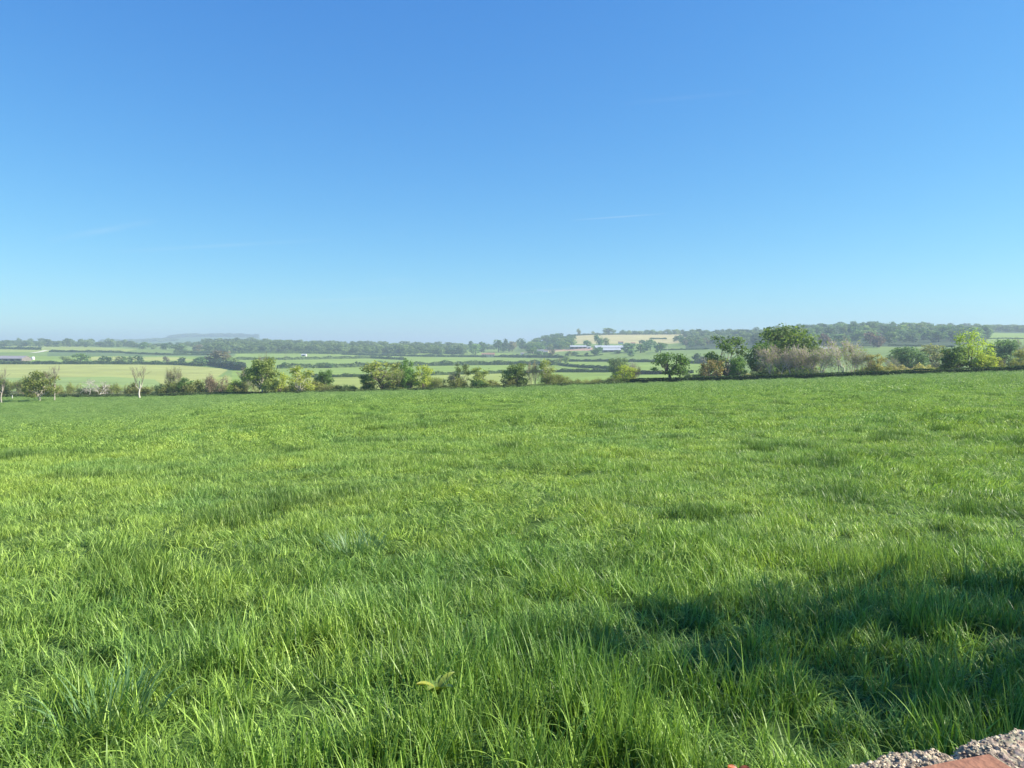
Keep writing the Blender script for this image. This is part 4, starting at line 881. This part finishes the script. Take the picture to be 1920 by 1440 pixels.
YEL, BLU, DRK = np.array((.240, .325, .075)), np.array((.145, .245, .080)), np.array((.130, .220, .055))
def scatter(name, cfg, seed):
    cname, nv, cl, y0, y1, dens = cfg; rng = np.random.default_rng(seed)
    smax = .80; lo, hi = y0 * .86, y1 * 1.14
    area = smax * (hi * hi - lo * lo); wid = lambda y: smax * y + 1.9                # wider than the view, so that a step to the side still stands in grass
    n = int(2 * wid(hi) * (hi - lo) * dens); Y = lo + (hi - lo) * rng.random(n); ok = rng.random(n) < wid(Y) / wid(hi); Y = Y[ok]; n = len(Y); X = (rng.random(n) * 2 - 1) * wid(Y)
    # soft hand-over between densities
    pin = np.clip((Y / y0 - .86) / .28, 0, 1) if y0 > 1 else np.ones(n); pout = np.clip((1.14 - Y / y1) / .28, 0, 1)
    keep = rng.random(n) < np.minimum(pin, pout)
    PX = CX + F * X / Y; keep &= Y < edgeY(PX) - 1.2
    # not inside the wall
    ang = math.atan2(.111, .384); wy = (Y - 1.197) * math.cos(ang) - (X - .513) * math.sin(ang); keep &= wy > .035
    X, Y = X[keep], Y[keep]; n = len(X)
    big = fbm(X / 9, Y / 9, 51, 3); mid = fbm(X / 2.1, Y / 2.1, 61, 3); sm = fbm(X / .55, Y / .55, 71, 2); lane = fbm(X / 3.4, Y / 3.4, 81, 2)
    hgt = .66 + .30 * np.clip((mid - .5) * 2.4 + .5, 0, 1.1) + .95 * (sm - .5); hgt *= .95 + .3 * (big - .5)
    nearf = np.clip((Y - 3.5) / 5, 0, 1)
    tus = np.clip((fbm(X / 1.1 + 40, Y / 1.1, 121, 2) - .66) * 9, 0, 1) * nearf
    hole = np.clip((.40 - fbm(X / .42, Y / .42, 141, 2)) * 9, 0, 1); hgt *= (1.10 - .30 * nearf) * (1 + .8 * tus) * (1 - .5 * hole)
    lodged = np.clip((lane - .5) * 5, 0, 1) * (.05 + .75 * nearf)
    az = (fbm(X / 2.2, Y / 2.2, 91, 2) * 9 + 0.0) + rng.normal(size=n) * .7      # mostly blown to the left
    free = rng.random(n) < (.95 * (1 - lodged)); az = np.where(free, rng.random(n) * 6.28, az)
    tilt = lodged * (.30 + .6 * rng.random(n)) + .22 * nearf * rng.random(n) + .04 * abs(rng.normal(size=n))
    u = np.clip((fbm(X / 1.1, Y / 1.1, 101, 3) - .5) * 1.5 + .56, 0, 1)[:, None]; v = np.clip((fbm(X / .8, Y / .8, 111, 2) - .5) * 2.5 + .45, 0, 1)[:, None]
    left = np.clip((-X / Y + .1) * .8, 0, .5)[:, None] * np.clip((7 - Y) / 3, 0, 1)[:, None]  # near left blades yellower: the brighter light there is put into their colour
    u = np.clip(u + left, 0, 1)
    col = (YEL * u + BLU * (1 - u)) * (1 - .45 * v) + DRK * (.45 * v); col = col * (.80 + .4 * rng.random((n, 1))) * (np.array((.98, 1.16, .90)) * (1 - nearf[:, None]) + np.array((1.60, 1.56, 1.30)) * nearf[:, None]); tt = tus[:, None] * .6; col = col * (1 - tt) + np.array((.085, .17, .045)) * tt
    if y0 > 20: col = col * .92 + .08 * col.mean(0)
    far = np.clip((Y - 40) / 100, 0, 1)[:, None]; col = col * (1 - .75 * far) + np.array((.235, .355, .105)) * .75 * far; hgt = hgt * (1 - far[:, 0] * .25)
    # stands tilted: instance x axis carries the sweep
    cz, sz_ = np.cos(az), np.sin(az)
    Z = H(X, Y)
    me = bpy.data.meshes.new(name); me.vertices.add(n); me.vertices.foreach_set('co', np.stack([X, Y, Z], 1).ravel().astype(np.float32))
    def att(nm, ty, key, val):
        a = me.attributes.new(nm, ty, 'POINT'); a.data.foreach_set(key, val.ravel())
    # Euler XYZ: tilt about local y first, then turn about z
    att('rot', 'FLOAT_VECTOR', 'vector', np.stack([0 * az, tilt, az], 1).astype(np.float32))
    s = (.85 + .3 * rng.random(n)); att('scl', 'FLOAT_VECTOR', 'vector', np.stack([s, s, s * hgt], 1).astype(np.float32))
    att('idx', 'INT', 'value', rng.integers(0, nv, n).astype(np.int32))
    att('col', 'FLOAT_COLOR', 'color', np.concatenate([col, np.ones((n, 1))], 1).astype(np.float32))
    o = link(name, me)
    c = lod(cname, nv, *cl)
    g = bpy.data.node_groups.new(cname, 'GeometryNodeTree'); g.interface.new_socket('Geometry', in_out='INPUT', socket_type='NodeSocketGeometry'); g.interface.new_socket('Geometry', in_out='OUTPUT', socket_type='NodeSocketGeometry')
    gi = g.nodes.new('NodeGroupInput'); go = g.nodes.new('NodeGroupOutput'); ip = g.nodes.new('GeometryNodeInstanceOnPoints'); ci = g.nodes.new('GeometryNodeCollectionInfo')
    ci.inputs['Collection'].default_value = c; ci.inputs['Separate Children'].default_value = True; ci.inputs['Reset Children'].default_value = True
    mp2 = g.nodes.new('GeometryNodeMeshToPoints'); g.links.new(gi.outputs[0], mp2.inputs['Mesh']); g.links.new(mp2.outputs[0], ip.inputs['Points'])
    g.links.new(ci.outputs[0], ip.inputs['Instance']); ip.inputs['Pick Instance'].default_value = True
    for nm, dt, sk in (('rot', 'FLOAT_VECTOR', 'Rotation'), ('scl', 'FLOAT_VECTOR', 'Scale'), ('idx', 'INT', 'Instance Index')):
        na = g.nodes.new('GeometryNodeInputNamedAttribute'); na.data_type = dt; na.inputs['Name'].default_value = nm; g.links.new(na.outputs['Attribute'], ip.inputs[sk])
    g.links.new(ip.outputs[0], go.inputs[0])
    md = o.modifiers.new('grass', 'NODES'); md.node_group = g
    print(name, n)
    return o
for q, cfg in enumerate(LODS):
    o = scatter('grass', cfg, 900 + q)
    tag(o, ['long lush grass nearest to the camera with arching blades', 'wind ruffled grass a few paces into the field', 'tufted grass in the middle of the field', 'smooth distant grass at the far side of the field'][q], 'grass', kind='stuff')

# a few plants that stand out of the sward
def tuft(px, py, n, ln, wd, foot, col, label, lift=0, cat='grass tuft', name='grass_tuft'):
    v = py - HY; Y = 1.62 * F / v
    for _ in range(8): Y = -float(H(X_of(px, Y), Y)) * F / v
    X = X_of(px, Y); rng = np.random.default_rng(int(px)); b = MB()
    for k in range(n):
        r = foot * math.sqrt(rng.random()); a = rng.random() * 6.28
        blade(b, rng, (r * math.cos(a), r * math.sin(a), -.02), ln * (.6 + .5 * rng.random()), wd * (.6 + .7 * rng.random()), a + rng.normal() * .6, .08 + .35 * r / foot, .3 + 1.0 * rng.random(), 7, .7 + .6 * rng.random(), rng.normal() * .4)
    tag(link(name, b.mesh(name, M_tuft, True), loc=(X, Y, float(H(X, Y)))  , color=col), label, cat)
tuft(205, 1370, 130, .33, .010, .20, (.15, .27, .10), 'blue-green tuft of broad grass at the lower left')
tuft(665, 1045, 170, .34, .008, .22, (.16, .275, .115), 'tall blue-grey grass tuft standing out left of centre')
tuft(1775, 1435, 14, .34, .013, .05, (.20, .36, .04), 'bright pointed grass shoots just behind the wall')
# dock plant with yellowing leaves and the dry orange leaf
def leaf_plant(px, py, cols, label, name, cat, n=7, ln=.2, wd=.055, h0=.05, up=.14):
    v = py - HY; Y = 1.5 * F / v
    for _ in range(8): Y = -(float(H(X_of(px, Y), Y)) + up) * F / v
    X = X_of(px, Y); z = float(H(X, Y)); rng = np.random.default_rng(int(px) + 3); e = link(name, None, loc=(X, Y, z)); tag(e, label, cat)
    for k in range(n):
        a = k / n * 6.28 + rng.normal() * .3; L_ = ln * (.7 + .5 * rng.random()); t = np.linspace(0, 1, 9); ang = .35 + 1.5 * t; ds = L_ / 8
        hx = np.concatenate([[0], np.cumsum(np.sin(ang[:-1]) * ds)]); hz = h0 + up * .8 + np.concatenate([[0], np.cumsum(np.cos(ang[:-1]) * ds)]); w_ = wd * np.sin(np.clip(t * .94 + .05, 0, 1) * math.pi) ** .7 * (.8 + .3 * rng.random())
        C = np.stack([hx * math.cos(a), hx * math.sin(a), hz], 1); W = np.stack([-math.sin(a) * w_ / 2, math.cos(a) * w_ / 2, 0 * t], 1); rows = [C - W + [0, 0, .006], C - np.array([0, 0, .004]), C + W + [0, 0, .006]]
        V = np.stack(rows, 1).reshape(-1, 3); i = np.arange(8)[:, None] * 3; j = np.arange(2)[None]; b = MB(); b.add(V, np.stack([i + j, i + j + 1, i + 4 + j, i + 3 + j], -1).reshape(-1, 4), 1.0)
        st = MB(); st.tube([(0, 0, -.02), (0, 0, (h0 + up * .8) * .5), (0, 0, h0 + up * .8)], [.003, .003, .002], 5)
        link('leaf', b.mesh('leaf', M_tuft, True), e, color=cols[k % len(cols)])
    link('stem', st.mesh('stem', M_tuft), e, color=(.2, .25, .08))
leaf_plant(822, 1312, [(.36, .37, .06), (.24, .30, .05), (.14, .22, .04), (.12, .2, .04)], 'dock plant with broad yellowing leaves in the front grass', 'dock_plant', 'plant', 8, .13, .045, up=.14)
leaf_plant(1386, 1437, [(.55, .17, .08)], 'dry orange leaf sticking up at the bottom edge of the grass', 'dry_leaf', 'leaf', 2, .05, .03, h0=.02, up=.28)

# ------------------------------------------------------------------ haze
hb = MB(); hb.box((0, 0, 20), (28600, 28600, 160))
hm_, t = mat_base('haze'); out = t.nodes.new('ShaderNodeOutputMaterial'); pv = t.nodes.new('ShaderNodeVolumePrincipled')
pv.inputs['Color'].default_value = (.53, .635, .79, 1); pv.inputs['Density'].default_value = .00023; pv.inputs['Anisotropy'].default_value = .1
t.links.new(pv.outputs[0], out.inputs['Volume'])
tag(link('haze', hb.mesh('haze', hm_)), 'thin blue morning haze over the valley', kind='stuff')
